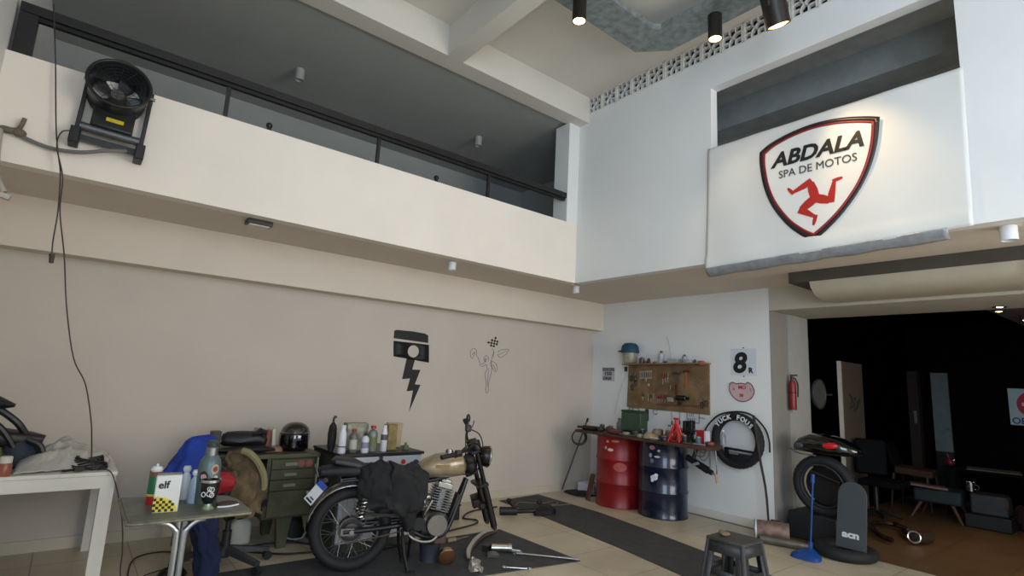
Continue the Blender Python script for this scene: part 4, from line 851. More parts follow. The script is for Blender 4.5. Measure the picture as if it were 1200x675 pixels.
# plank
wd=M('#4a2f20',.7,var=.4,scale=9,bump=.2)
ob('workbench_plank',G().prism([(5.40,5.27),(5.42,4.9),(5.42,4.6),(5.42,4.0),(5.40,3.32),(5.6,3.30),(5.95,3.45),(6.22,3.62),(6.22,5.1),(5.9,5.22),(5.5,5.30)],.035,Matrix.Translation((0,0,.866))),wd,None,'rough dark brown wooden plank laid over the two oil drums as a workbench','workbench',bev=.004)
zb=.902
def at(n,x,y,lab,cat,grp=None): return T(n,(x,y,zb),lab,cat,grp)
t=at('angle_grinder',5.40,5.10,'black power tool lying at the left end of the drum workbench','power tool')
ob('body',G().tube([(5.47,5.18,.935),(5.47,5.08,.935),(5.48,4.95,.935)],.032,12,2),blk,t); ob('gear_head',G().ball((5.48,4.88,.94),(.05,.05,.036)),M('#3b2f2a',.5),t); ob('side_handle',G().cyl((5.47,5.2,.935),(5.40,5.22,.94),.014),rub,t)
t=at('air_ratchet',5.42,4.78,'dark grey tool with reddish grip beside the green box on the drum workbench','power tool')
ob('body',G().ball((5.48,4.72,.945),(.06,.09,.04),wr=.015),M('#40302f',.5,var=.4),t); ob('grip',G().cyl((5.44,4.70,.93),(5.46,4.56,.93),.022),M('#6b2b2c',.5),t)
t=at('glass_jar',5.95,4.95,'cloudy glass jar behind the tools, left of the green box','jar')
ob('body',G().lathe([(0,0),(.05,0),(.055,.02),(.055,.10),(.035,.13),(.035,.15),(0,.15)],22),M('#8f989c',.2,trans=.4),t,w=False); ob('lid',G().cyl((0,0,.15),(0,0,.17),.038),M('#6f7478',.4,.6),t,w=False)
t=at('green_toolbox',5.80,4.60,'dull green metal toolbox standing on the drum workbench','toolbox')
ob('body',G().box((0,0,.155),(.16,.30,.23),(0,0,R(4))),M('#3f5440',.5,.2,var=.2),t,w=False,bev=.008); ob('lid',G().box((0,0,.285),(.165,.305,.025),(0,0,R(4))),M('#2c4029',.5,.2),t,w=False,bev=.005)
ob('carry_handle',G().tube([(0,-.07,.30),(0,-.06,.325),(0,.06,.325),(0,.07,.30)],.006,6),steel,t,w=False)
ob('foot_block',G().box((0,0,.02),(.12,.26,.04)),M('#232a20',.6),t,w=False)
random.seed(4)
for x,y,r_,h_,c_,lab in ((5.55,4.38,.045,.06,'#3a3f33','squat dark green tin in front of the green toolbox'),(5.50,4.27,.04,.045,'#8a9a72','small pale green bowl in front of the green toolbox'),(5.75,4.22,.05,.10,'#9b8468','beige plastic tub right of the green toolbox'),(5.85,4.10,.022,.16,'#b9bcc0','slim grey tube standing behind the tan rag'),(5.65,3.98,.035,.11,'#6b4a3a','brown glass jar at the middle of the drum workbench'),(5.75,3.90,.04,.13,'#7c5440','taller brown jar behind the brown glass jar'),(5.50,3.93,.045,.055,'#15152a','small navy cup in front of the brown jars'),(5.88,3.82,.035,.12,'#3b5040','dark green can behind the red axle stand')):
    t=at('workshop_jar',x,y,lab,'jar'); ob('body',G().lathe([(0,0),(r_*.9,0),(r_,h_*.1),(r_,h_*.75),(r_*.7,h_*.88),(0,h_*.88)],20),M(c_,.4,var=.2),t,w=False); ob('lid',G().lathe([(0,h_*.86),(r_*.75,h_*.86),(r_*.75,h_),(0,h_)],18),M('#6d6258',.5),t,w=False)
g=G().loft([(zb,5.50,4.12,.07,.10),(zb+.035,5.51,4.12,.06,.10),(zb+.06,5.52,4.13,.03,.05)],n=20,wr=.02,wf=12); ob('tan_rag',g,M('#a89478',.9,bump=.4),None,'crumpled tan rag at the middle of the drum workbench','rag')
g=G().box((5.47,4.02,zb+.018),(.12,.09,.004),(.1,.1,.3)); ob('white_paper',g,W1,None,'scrap of white paper at the front edge of the drum workbench','paper')
t=at('red_axle_stand',5.55,3.80,'bright red A-shaped jack stand on the drum workbench','jack stand'); rd=M('#c4171a',.35)
for sx,sy in ((-1,-1),(1,-1),(1,1),(-1,1)): ob('leg',G().cyl((sx*.05,sy*.075,0),(sx*.008,sy*.015,.20),.012),rd,t,w=False)
ob('column',G().cyl((0,0,.14),(0,0,.255),.018).box((0,0,.26),(.03,.06,.02)),rd,t,w=False); ob('ring',G().torus((-.04,0,.06),(1,0,0),.055,.007,22,6),rd,t,w=False); ob('pin',G().cyl((-.05,0,.17),(.05,0,.17),.006),chrome,t,w=False)
t=at('black_vise',5.82,3.80,'black cast bench vise cluttered with small tools, right of the red jack stand','vise')
ob('base',G().lathe([(0,0),(.07,0),(.065,.02),(.035,.05),(.035,.09),(0,.09)],22),blkm,t,w=False); ob('fixed_jaw',G().box((0,-.03,.16),(.08,.05,.16)),blkm,t,w=False,bev=.008); ob('moving_jaw',G().box((0,.05,.16),(.08,.04,.14)),blkm,t,w=False,bev=.008); ob('screw',G().cyl((0,-.10,.13),(0,.14,.13),.012).cyl((-.06,.13,.13),(.06,.13,.13),.006),steel,t,w=False); ob('slide',G().box((0,.02,.10),(.05,.16,.03)),blk,t,w=False)
t=at('red_box',5.80,3.62,'small red box with a white side on the drum workbench','box'); ob('body',G().box((0,0,.072),(.09,.10,.14)),M('#a01f26',.5),t,w=False,bev=.003); ob('white_side',G().box((0,-.06,.072),(.088,.02,.136)),W1,t,w=False)
t=at('clear_bottle',5.90,3.42,'small clear bottle at the right end of the drum workbench','bottle'); ob('body',G().lathe([(0,0),(.03,0),(.03,.10),(.012,.13),(.012,.15),(0,.15)],18),M('#a9b4bc',.15,trans=.6),t,w=False); ob('cap',G().cyl((0,0,.15),(0,0,.165),.015),W1,t,w=False)
t=at('black_spray_can',5.98,3.95,'slim black spray can with white nozzle behind the red jack stand','can'); ob('body',G().lathe([(0,0),(.028,0),(.028,.19),(.018,.205),(0,.205)],18),blk,t,w=False); ob('nozzle',G().cyl((0,0,.205),(0,0,.225),.010),W1,t,w=False)
# leaning / hanging at the bench ends
t=T('leaning_pole',(5.62,5.6,.02),'thin grey metal pole leaning on the left end of the drum workbench','pole')
ob('shaft',G().cyl((5.64,5.72,.03),(5.69,5.33,1.00),.010),M('#57585a',.4,.5),t); ob('tip',G().cyl((5.69,5.33,.99),(5.692,5.315,1.04),.014),rub,t)
g=G()
for k in range(3): g.torus((5.50,5.28+.008*k,.79),(.55,.8,.05),.10-.006*k,.009,36,8)
ob('black_hose_ring',g,blk,None,'coil of black hose hanging from the left end of the drum workbench','hose')
ob('white_carton',G().box((6.02,5.55,.07),(.3,.2,.12),(0,0,.1)),W1,None,'small white carton on the floor in the corner behind the leaning pole','carton',bev=.003)
t=bottle('clear_flask',5.86,5.33,0,[(0,0),(.03,0),(.032,.10),(.013,.15),(.013,.17),(0,.17)],[(0,.17),(.015,.17),(.015,.185),(0,.185)],M('#9fb3ac',.2,trans=.5),M('#3d5a4a',.5),'small greenish bottle on the floor beside the leaning brown board')
ob('brown_board',G().box((5.62,5.17,.16),(.03,.15,.34),(R(-10),R(14),R(-35))),M('#5a2f1f',.7,var=.3),None,'reddish brown board leaning against the left side of the red drum','board',bev=.003)
# right end: heat gun, hooks
t=T('heat_gun',(5.80,3.62,.60),'black heat gun hanging by its handle under the right end of the plank','power tool')
ob('body',G().cyl((5.80,3.82,.72),(5.80,3.55,.61),.036,.042).cyl((5.80,3.55,.61),(5.80,3.50,.59),.03),blkm,t); ob('handle',G().tube([(5.80,3.74,.70),(5.81,3.72,.78),(5.82,3.69,.87)],.024,10),blk,t); ob('label_patch',G().box((5.755,3.68,.665),(.004,.09,.03),(R(-22),0,0)),M('#8a8f98',.4),t)
for i,(y,z,rr,lab) in enumerate(((3.60,.83,.055,'large steel ring hanging from the right end of the plank'),(3.56,.86,.035,'small steel ring hanging from the right end of the plank'))):
    ob('steel_ring',G().torus((5.72,y,z-.02),(1,.2,0),rr,.007,26,6),steel,None,lab,'ring')
t=T('pipe_clamp',(5.80,3.46,.48),'long steel clamp hanging beneath the right corner of the plank','clamp'); 
ob('frame',G().tube([(5.8,3.53,.86),(5.8,3.52,.62),(5.8,3.47,.58),(5.8,3.44,.62),(5.8,3.46,.86)],.009,8,3),steel,t); ob('wood_grip',G().cyl((5.8,3.46,.60),(5.8,3.44,.49),.014),M('#b08a5a',.6),t)
g=G().tube([(5.75,3.62,.87),(5.72,3.60,.75),(5.73,3.55,.72),(5.74,3.50,.80),(5.75,3.49,.87)],.005,6); ob('wire_loop',g,steel,None,'thin wire loop hanging beside the long steel clamp','wire')
# ================================================================ PEGBOARD
xb=6.255
t=T('pegboard',(6.27,4.45,1.23),'brown wooden tool board screwed to the white wall above the drums','tool board')
ob('board',G().prism([(-5.10,1.215),(-3.805,1.205),(-3.805,1.84),(-5.08,1.81)],.02,WR(0,0,6.279)),M('#7b6142',.7,var=.4,scale=5,bump=.1),t,bev=.002)
ob('shelf',G().box((6.20,4.44,1.822),(.16,1.30,.016),(R(-1.3),0,0)),M('#86673f',.7,var=.25),t)
ob('tool_rail',G().box((6.235,4.25,1.30),(.03,.66,.012),(R(-2),0,0)),M('#7a4a34',.7),t)
# tools
x=6.245
def sp(y,z,L,lab): 
    t=T('spanner',(x,y,z),lab,'spanner','row of bright spanners on the tool board'); ob('shaft',G().box((0,0,-L/2),(.006,.008,L)),M('#b9b5a8',.3,.8),t,w=False); ob('open_end',G().torus((0,0,0),(1,0,0),.010,.004,14,6,a0=R(60),a1=R(330)),M('#b9b5a8',.3,.8),t,w=False); ob('ring_end',G().torus((0,0,-L),(1,0,0),.009,.004,14,6),M('#b9b5a8',.3,.8),t,w=False); return t
s0=sp(4.86,1.71,.09,'bright steel spanner hanging in the left row on the tool board')
for i in range(1,7): dup(s0,(x,4.86-.031*i,1.712+.002*i))
def sd(y,z,L,c_,lab,th=.011):
    t=T('screwdriver',(x-.005,y,z),lab,'screwdriver'); ob('handle',G().lathe([(0,0),(th*.8,0),(th,-.015),(th*.9,-L*.45),(th*.6,-L*.5),(0,-L*.5)],12),M(c_,.4),t,w=False); ob('blade',G().cyl((0,0,-L*.5),(0,0,-L),.0035),steel,t,w=False); return t
sd(4.478,1.70,.15,'#8f2018','red-handled screwdriver left of the hammer on the tool board',.013)
sd(4.402,1.715,.13,'#6b6a2a','olive-handled screwdriver between the red one and the hammer')
sd(4.44,1.70,.12,'#7a2018','second red screwdriver, just right of the first on the tool board')
sd(4.36,1.60,.11,'#5a3520','brown-handled screwdriver below the olive one')
sd(4.807,1.42,.09,'#3a1f14','dark screwdriver at the lower left of the tool board')
sd(4.63,1.52,.18,'#704020','long brown screwdriver in the lower left half of the tool board')
for i,(y,c_,lab) in enumerate(((4.56,'#7d1b18','first red screwdriver in the rail below the hammer'),(4.53,'#93251c','second red screwdriver in the rail below the hammer'),(4.49,'#7a1a18','third red screwdriver in the rail below the hammer'),(4.44,'#5a2320','maroon screwdriver in the rail below the hammer'),(4.40,'#43201a','dark maroon screwdriver in the rail below the hammer'),(4.72,'#7c7a3a','yellow-green screwdriver left of the rail'),(4.67,'#3c3a20','black-olive screwdriver left of the rail'))):
    sd(y,1.415,.10,c_,lab,.012)
t=T('hammer',(x,4.27,1.70),'heavy hammer with dark head and long handle at the centre of the tool board','hammer')
ob('head',G().box((-.01,0,0),(.03,.11,.03)),M('#4a4038',.5,.5),t,w=False,bev=.004); ob('handle',G().taper((-.01,0,-.27),(.016,.032),(-.01,0,-.01),(.014,.024)),M('#5e2418',.6),t,w=False); ob('neck',G().taper((-.01,0,-.14),(.018,.045),(-.01,0,-.01),(.018,.06)),M('#57463a',.5),t,w=False)
t=T('ball_hammer',(x,4.12,1.735),'orange-handled hammer right of the heavy hammer on the tool board','hammer')
ob('head',G().cyl((-.01,-.045,0),(-.01,.045,0),.012),M('#5b3a28',.5,.4),t,w=False); ob('handle',G().cyl((-.01,-.0,-.22),(-.01,0,0),.009,.007),M('#a34a18',.6),t,w=False)
def pl_(y,z,L,c_,lab,nm='pliers'):
    t=T(nm,(x,y,z),lab,'pliers'); 
    ob('jaws',G().taper((0,0,0),(.014,.03),(0,0,L*.35),(.008,.008)),steel,t,w=False)
    for s in (-1,1): ob('grip',G().tube([(0,s*.006,0),(0,s*.02,-L*.25),(0,s*.012,-L*.65)],.0065,6),M(c_,.5),t,w=False)
for y,z,c_,lab in ((5.02,1.66,'#221e1c','black pliers at the upper left edge of the tool board'),(4.945,1.655,'#2c2624','black pliers, second from the left edge of the tool board'),(5.0,1.53,'#2a2220','dark pliers at the left edge, below the upper pair'),(4.935,1.60,'#3a2a24','dark pliers hanging lower in the second column of the tool board'),(3.90,1.36,'#30251c','dark pliers at the lower right corner of the tool board'),(3.84,1.38,'#3f2d1c','brown pliers nearest the lower right corner of the tool board')):
    pl_(y,z,.13,c_,lab)
t=T('black_drill',(x-.02,4.16,1.36),'black cordless drill resting on the tool board rail','power tool')
ob('body',G().cyl((-.01,.09,.03),(-.01,-.05,.03),.032).cyl((-.01,-.05,.03),(-.01,-.09,.03),.018),blk,t,w=False); ob('handle',G().box((-.01,.04,-.02),(.03,.045,.08),(R(10),0,0)),blk,t,w=False,bev=.006); ob('chuck_ring',G().torus((-.01,-.05,.03),(0,1,0),.026,.005,20,6),steel,t,w=False)
ob('glove_box',G().box((6.225,4.35,1.36),(.05,.09,.06),(0,0,0)),M('#9b9484',.6,var=.3),None,'pale crumpled packet on the tool board rail beside the black drill','packet',bev=.01)
g=G()
for a,b in (((3.99,1.62),(3.93,1.68)),((3.97,1.55),(3.87,1.60)),((4.02,1.58),(3.95,1.56))): g.tube([(6.25,a[0],a[1]),(6.245,(a[0]+b[0])/2,(a[1]+b[1])/2+.02),(6.25,b[0],b[1])],.003,5)
ob('bent_wires',g,M('#9a8664',.5,.4),None,'few thin bent wires on the right part of the tool board','wire')
for y,z,c_,lab in ((4.76,1.61,'#b5b0a0','small bright hook below the spanner row, the left one'),(4.71,1.54,'#d0cbbb','small bright hook below the spanner row, the lower one')):
    ob('bright_hook',G().ball((6.24,y,z),(.012,.014,.014)).tube([(6.25,y,z),(6.24,y,z-.02),(6.235,y-.01,z-.03)],.004,6),M(c_,.3,.6),None,lab,'hook')
# on the shelf
zs=1.832
t=T('capped_jar',(6.19,5.0,zs),'pale jar topped with a dark teal cap at the left end of the tool shelf','jar')
ob('jar',G().lathe([(0,0),(.085,0),(.10,.02),(.105,.10),(.10,.17),(0,.17)],28),M('#a8a48c',.3,trans=.25,var=.3,scale=25),t,w=False)
ob('teal_cap',G().lathe([(.125,.14),(.13,.16),(.115,.24),(.08,.275),(0,.285)],28),M('#17405a',.6,var=.15),t,w=False)
ob('cap_peak',G().ball((-.03,.08,.16),(.09,.10,.015),(0,0,0)),M('#143a52',.6),t,w=False)
def sb(y,r_,h_,c_,cc,lab,cat='bottle',tr=0):
    t=T('shelf_'+cat,(6.19,y,zs-.007+(4.44-y)*-.0),lab,cat); ob('body',G().lathe([(0,0),(r_*.95,0),(r_,.005),(r_,h_*.75),(r_*.6,h_*.86),(0,h_*.86)],20),M(c_,.35,trans=tr),t,w=False); ob('cap',G().lathe([(0,h_*.84),(r_*.55,h_*.84),(r_*.5,h_),(0,h_)],16),M(cc,.4),t,w=False)
sb(4.79,.035,.09,'#5a4538','#8e8a84','brown jar with pale lid right of the teal cap','jar')
sb(4.675,.022,.075,'#14141a','#2a2a32','small black bottle on the tool shelf')
sb(4.47,.038,.17,'#a9b2bd','#17171a','tall silvery spray bottle with black cap on the tool shelf')
sb(4.11,.032,.12,'#8f9aa6','#1a1a1c','shorter grey bottle with black cap on the right half of the tool shelf')
sb(4.73,.02,.04,'#6b4630','#6b4630','tiny brown pot on the tool shelf','pot'); sb(4.58,.025,.03,'#7d3a30','#5a2a24','tiny red pot on the tool shelf, left of the silvery spray bottle','pot'); sb(4.40,.03,.035,'#4a3a30','#3a2c24','low dark pot right of the silvery spray bottle','pot'); sb(3.96,.02,.06,'#3c3c48','#8a2a30','small dark pot at the right of the grey bottle','pot')
ob('plastic_tray',G().bx((6.13,4.18,zs-.006),(6.25,4.34,zs+.055)),M('#b5c0bc',.3,trans=.4),None,'clear plastic box on the tool shelf behind the hanging thin rod','box',bev=.004)
ob('plastic_tray',G().bx((6.13,3.99,zs-.01),(6.25,4.06,zs+.045)),M('#c0c6cc',.3,trans=.3),None,'small clear plastic box right of the shorter grey bottle','box',bev=.004)
t=T('red_tin',(6.19,3.87,zs-.016),'low pinkish red tin at the right end of the tool shelf','tin'); ob('body',G().lathe([(0,0),(.05,0),(.05,.035),(0,.035)],22),M('#a33a48',.5),t,w=False); ob('lid',G().ball((0,0,.035),(.048,.048,.018)),M('#b04a58',.5),t,w=False)
ob('thin_rod',G().tube([(6.20,4.31,1.87),(6.23,4.36,2.04),(6.25,4.42,2.2)],.006,6),M('#c4c6c8',.4),None,'thin pale rod standing up from the tool shelf against the wall','rod')
t=T('socket_adapter',(6.26,5.13,1.72),'black plug with a pale lead at the upper left corner of the tool board','plug'); ob('plug',G().box((6.25,5.12,1.745),(.03,.035,.07)),blk,t,bev=.005); ob('lead',G().tube([(6.26,5.12,1.71),(6.27,5.155,1.618),(6.272,5.217,1.462),(6.272,5.279,1.272),(6.27,5.33,1.1)],.005,6),M('#b9bdb9',.5),t); ob('socket_plate',G().bx((6.268,5.05,1.63),(6.279,5.11,1.70)),W1,t)
# below the board
for y,z,h_,lab in ((4.335,1.205,.12,'first long thin chisel hanging below the tool board'),(4.217,1.205,.10,'second long thin chisel hanging below the tool board, to the right')):
    t=T('hanging_chisel',(6.24,y,z),lab,'chisel'); ob('shaft',G().cyl((0,0,0),(0,0,-h_),.006),steel,t,w=False); ob('handle',G().cyl((0,0,-h_),(0,0,-h_-.05),.011),M('#3a3c4a',.5),t,w=False)
ob('steel_shackle',G().torus((6.23,5.0,1.20),(1,.2,0),.03,.008,22,6),steel,None,'round steel shackle hanging at the lower left corner of the tool board','ring')
ob('steel_shackle',G().torus((6.23,4.59,1.185),(1,0,0),.034,.007,22,6,a0=R(-60),a1=R(240)),steel,None,'open horseshoe-shaped steel hook hanging below the tool board','hook')
ob('black_brush',G().box((6.22,4.72,1.13),(.04,.04,.16)),blk,None,'black brush hanging below the tool board beside the green toolbox','brush',bev=.008)
t=T('wall_number_plate',(6.27,4.04,1.1),'white number plate with dark characters on the wall below the tool board','number plate')
ob('plate',G().prism([(-4.13,1.09),(-3.955,1.09),(-3.955,1.225),(-4.13,1.225)],.006,WR(0,0,6.279)),W1,t); ob('frame',G().tube([(6.27,4.13,1.225),(6.27,4.13,1.09),(6.27,3.955,1.09),(6.27,3.955,1.225),(6.27,4.13,1.225)],.005,6,0),M('#4b5158',.5),t)
TX('L52',.055,WR(4.11,1.165,6.272),M('#39424c',.5),t); TX('PAET',.055,WR(4.12,1.105,6.272),M('#39424c',.5),t,sx=.9)
ob('small_hook',G().tube([(6.25,3.95,1.16),(6.24,3.90,1.16),(6.24,3.86,1.155)],.005,6),steel,None,'small metal peg right of the wall number plate','hook')
# ================================================================ WALL SIGNS
t=T('wall_calendar',(6.275,5.46,1.57),'small black and white lettered plate left of the tool board','sign')
ob('plate',G().prism([(-5.585,1.57),(-5.35,1.57),(-5.35,1.762),(-5.585,1.762)],.006,WR(0,0,6.279)),M('#b6b2ba',.5),t)
ob('dark_header',G().prism([(-5.58,1.715),(-5.355,1.715),(-5.355,1.758),(-5.58,1.758)],.002,WR(0,0,6.2725)),M('#2a2628',.5),t)
TX('WORLD',.045,WR(5.565,1.721,6.270),M('#b6b2ba',.5),t,sx=1.25); TX('150',.075,WR(5.55,1.65,6.271),M('#2a2628',.5),t,offset=.002,sx=1.3); TX('DREI',.06,WR(5.57,1.585,6.271),M('#4a3034',.5),t,offset=.002,sx=1.3)
t=T('number_eight_sign',(6.275,3.36,1.70),'white paper sign with a large black 8 and small R','sign')
ob('paper',G().prism([(-3.52,1.70),(-3.20,1.70),(-3.20,2.02),(-3.52,2.02)],.003,WR(0,0,6.279)),M('#cdd3da',.6,var=.03),t)
TX('8',.33,WR(3.50,1.74,6.275),ink,t,offset=.012,shear=.15,sx=1.0); TX('R',.085,WR(3.30,1.735,6.275),ink,t,offset=.004)
for z in (2.03,1.69): ob('pin',G().ball((6.275,3.36,z),.008),blk,t)
t=T('shield_plaque',(6.275,3.39,1.40),'pinkish round plaque with a notched top and red print below the 8 sign','sign')
pq=[(3.536,1.60),(3.50,1.615),(3.453,1.60),(3.40,1.608),(3.339,1.60),(3.313,1.621),(3.27,1.60),(3.245,1.56),(3.235,1.51),(3.268,1.443),(3.33,1.405),(3.381,1.394),(3.44,1.405),(3.494,1.442),(3.53,1.49),(3.545,1.54)]
ob('plaque',G().prism([(-y,z) for y,z in pq],.006,WR(0,0,6.279)),M('#c9a9ac',.5,var=.08),t)
ob('plaque_rim',G().tube([(6.272,y,z) for y,z in pq+pq[:1]],.006,6),M('#6b5a60',.5),t)
TX('MO',.06,WR(3.43,1.54,6.272),M('#a63038',.5),t,offset=.002); TX('30',.05,WR(3.42,1.45,6.272),M('#a63038',.5),t,offset=.002); TX('R',.045,WR(3.50,1.52,6.272),M('#a63038',.5),t); TX('S',.045,WR(3.29,1.52,6.272),M('#a63038',.5),t)
# ================================================================ TYRE ON THE WALL
t=T('lettered_tyre',(6.19,3.42,.62),'motorcycle tyre with white hand lettering hung on the white wall','tyre')
ob('tyre',G().torus((6.205,3.42,.945),(1,0,0),.272,.046,80,14,rz=.055,lug=.004),rub,t)
let='YUCK FOUS'
for i,ch in enumerate(let):
    if ch==' ': continue
    a=R(142-i*12.5+ (0)); rr=.245; y=3.42-rr*math.cos(a); z=.945+rr*math.sin(a)
    m_=WR(y,z,6.145)@Matrix.Rotation(a-PI/2,4,'Z')
    TX(ch,.075,m_,M('#d5dadd',.5),t,name='painted_letter',offset=.003,align='CENTER')
t=T('black_wire_tray',(6.2,3.38,.72),'black bracket tray standing inside the wall tyre','tray')
ob('top_bar',G().box((6.19,3.38,.84),(.05,.36,.022),(R(2),0,0)),blk,t); ob('left_bar',G().box((6.19,3.545,.785),(.05,.03,.13)),blk,t); ob('bottom',G().loft([(.70,6.19,3.40,.03,.11),(.76,6.19,3.39,.03,.15),(.80,6.19,3.38,.03,.15)],n=20,p=3),M('#17181c',.5),t); ob('bright_slot',G().box((6.16,3.44,.80),(.006,.11,.025)),M('#8f97a0',.3,.5),t)
ob('arched_strap',G().tube([(6.22,3.868,.941),(6.23,3.82,1.068),(6.24,3.669,1.214),(6.25,3.459,1.27),(6.24,3.261,1.25),(6.22,3.10,1.12),(6.20,3.04,.989),(6.20,3.035,.858)],.010,8),blk,None,'thin black strap arching over the wall tyre','strap')
ob('leaning_stick',G().tube([(6.12,3.17,1.25),(6.10,3.10,.80),(6.08,3.03,.45),(6.05,2.99,.02)],lambda u:.016-.005*u,8),M('#2c2321',.7),None,'dark brown stick leaning on the wall corner right of the tyre','stick')
# ================================================================ STOOL
st=M('#2f3134',.55,var=.2)
t=T('plastic_stool',(3.985,2.23,0),'dark grey tapered plastic stool with cut-out sides at the bottom of the picture','stool',rot=(0,0,0))
H_=.45; a=.13; b=a+.055
ob('seat',G().box((0,0,H_-.012),(2*a+.03,2*a+.03,.024)),M('#3d3c38',.55,var=.3),t,w=False,bev=.008)
def lerp(p,q,k): return p+(q-p)*k
for k in range(4):
    g=G(); rot_=Matrix.Rotation(k*PI/2,4,'Z')
    # side panel with holes, local plane y=-edge sloping outwards downwards
    def Pp(u,z): 
        s=lerp(b,a,z/H_); return Vector((u*s,-s,z))
    def q4(u0,z0,u1,z1,u2,z2,u3,z3):
        f=g.bm.faces.new([g.bm.verts.new(rot_@Pp(*w_)) for w_ in ((u0,z0),(u1,z1),(u2,z2),(u3,z3))])
    q4(-1,H_-.10,1,H_-.10,1,H_-.02,-1,H_-.02)
    q4(-1,.0,-.66,.0,-.58,H_-.10,-1,H_-.10); q4(.66,.0,1,.0,1,H_-.10,.58,H_-.10)
    q4(-.62,.20,.62,.20,.61,.24,-.61,.24)
    ob('side_panel',g,st,t,w=False,solid=.012)
for sx in (-1,1):
    for sy in (-1,1): ob('leg',G().tube([(sx*b,sy*b,0),(sx*a,sy*a,H_-.02)],.016,8,0),st,t,w=False)
g=G().ball((3.96,2.30,H_+.015),(.05,.035,.02),wr=.02,wf=20); ob('rag_knot',g,M('#6b5a45',.9,bump=.4),None,'small knotted brown rag lying on the grey plastic stool','rag')
# ================================================================ RIGHT CORNER PILE
ob('black_crate',G().bx((6.30,2.42,0),(6.75,2.90,.27)),M('#12181a',.6,var=.3),None,'dark box on the floor beneath the upright scooter tyre','crate',bev=.01)
t=T('scooter_tyre',(6.42,2.57,.25),'thick black scooter tyre standing upright on the dark box','tyre')
ob('tyre',G().torus((6.42,2.57,.57),(1,0,.08),.262,.052,72,14,rz=.065,lug=.004),rub,t); ob('inner_bead',G().torus((6.37,2.57,.57),(1,0,.08),.215,.008,60,8),M('#2f3236',.4),t)
ob('wheel_cover',G().cyl((6.48,2.57,.57),(6.50,2.57,.57),.21,.19),M('#0c0c0d',.5),t); ob('spoke_bar',G().tube([(6.40,2.40,.62),(6.42,2.55,.66),(6.42,2.70,.70)],.02,8),M('#26241f',.4,.3),t)
t=T('tail_fairing',(6.36,2.5,.88),'glossy black motorcycle tail fairing with red light lying on top of the upright tyre','fairing')
gb=M('#0b0b0d',.1,coat=1)
ob('shell',G().loft([(2.18,6.40,.95,.03,.015),(2.22,6.40,.96,.10,.045),(2.35,6.40,.985,.16,.09),(2.5,6.40,1.00,.18,.11),(2.65,6.40,1.0,.17,.105),(2.76,6.38,.98,.13,.08),(2.82,6.36,.95,.06,.045),(2.84,6.36,.94,.02,.015)],'y',28,p=2.4),gb,t)
ob('red_light',G().ball((6.25,2.44,1.0),(.035,.09,.035),(R(-6),0,0)),M('#b0181c',.15,emit=.15),t); ob('silver_trim',G().tube([(6.24,2.83,.93),(6.20,2.72,.895),(6.20,2.55,.89)],.008,6),steel,t); ob('left_lamp',G().ball((6.25,2.74,.975),(.02,.05,.03)),M('#3f4347',.1),t)
t=T('scooter_tyre',(6.05,2.26,0),'small black tyre lying flat on the floor under the grey footboard','tyre')
ob('tyre',G().torus((6.05,2.26,.055),(0,0,1),.215,.062,64,14,rz=.055,lug=.003),rub,t)
t=T('grey_footboard',(6.02,2.17,.11),'dark grey rounded board with white lettering standing in the small tyre','board')
pg=[(-.13,0),(.13,0),(.125,.50)]+[(.12*math.cos(R(x)),.50+.11*math.sin(R(x))) for x in range(15,166,15)]+[(-.125,.50)]
fb=WR(2.17,.10,5.96)@Matrix.Rotation(R(-12),4,'X')
ob('board',G().prism(pg,.02,fb),M('#3c4145',.6,var=.06),t,bev=.004)
TX('acn',.085,fb@Matrix.Translation((-.075,.10,.022)),W1,t,offset=.004,sx=1.25)
t=T('blue_dustpan',(5.65,2.43,0),'blue long-handled plastic dustpan on the floor beside the small tyre','dustpan')
bp=M('#184488',.4,var=.1)
ob('pan',G().loft([(.004,5.62,2.44,.09,.13),(.03,5.64,2.44,.085,.125),(.055,5.68,2.44,.05,.08),(.075,5.70,2.43,.02,.03)],n=24,p=2.6,wr=.006),bp,t); ob('handle',G().cyl((5.70,2.43,.05),(5.72,2.39,.70),.008),bp,t); ob('grip',G().cyl((5.718,2.392,.68),(5.722,2.388,.76),.018),bp,t); ob('socket',G().cyl((5.70,2.43,.05),(5.703,2.424,.14),.018),bp,t)
t=T('paint_tin',(5.9,2.9,0),'rusty round tin lying on its side with a white lid at the wall corner','tin')
ob('body',G().cyl((5.86,3.03,.10),(6.0,2.76,.10),.094),M('#7a6357',.6,.2,var=.5,scale=14),t); ob('lid',G().cyl((5.852,3.045,.10),(5.86,3.03,.10),.098),M('#c9d6de',.4),t); ob('rim',G().torus((5.852,3.045,.10),(-.14*3.3,.27*3.3,0),.092,.007,30,6),steel,t)
t=T('exhaust_silencer',(5.85,2.74,0),'dull metal silencer tube lying in front of the rusty tin','exhaust part')
ob('tube',G().cyl((5.74,2.93,.045),(5.86,2.58,.045),.042),M('#6f6a60',.4,.6,var=.3),t); ob('end_cone',G().cyl((5.86,2.58,.045),(5.89,2.50,.045),.042,.022),M('#6f6a60',.4,.6),t)
ob('brown_sack',G().ball((6.1,2.95,.09),(.12,.07,.09),wr=.04,wf=12),M('#4a3628',.95,bump=.5),None,'brown crumpled sack on the floor at the foot of the door jamb','sack')
t=T('fire_extinguisher',(6.66,2.97,1.33),'narrow red fire extinguisher mounted on the doorway jamb','fire extinguisher')
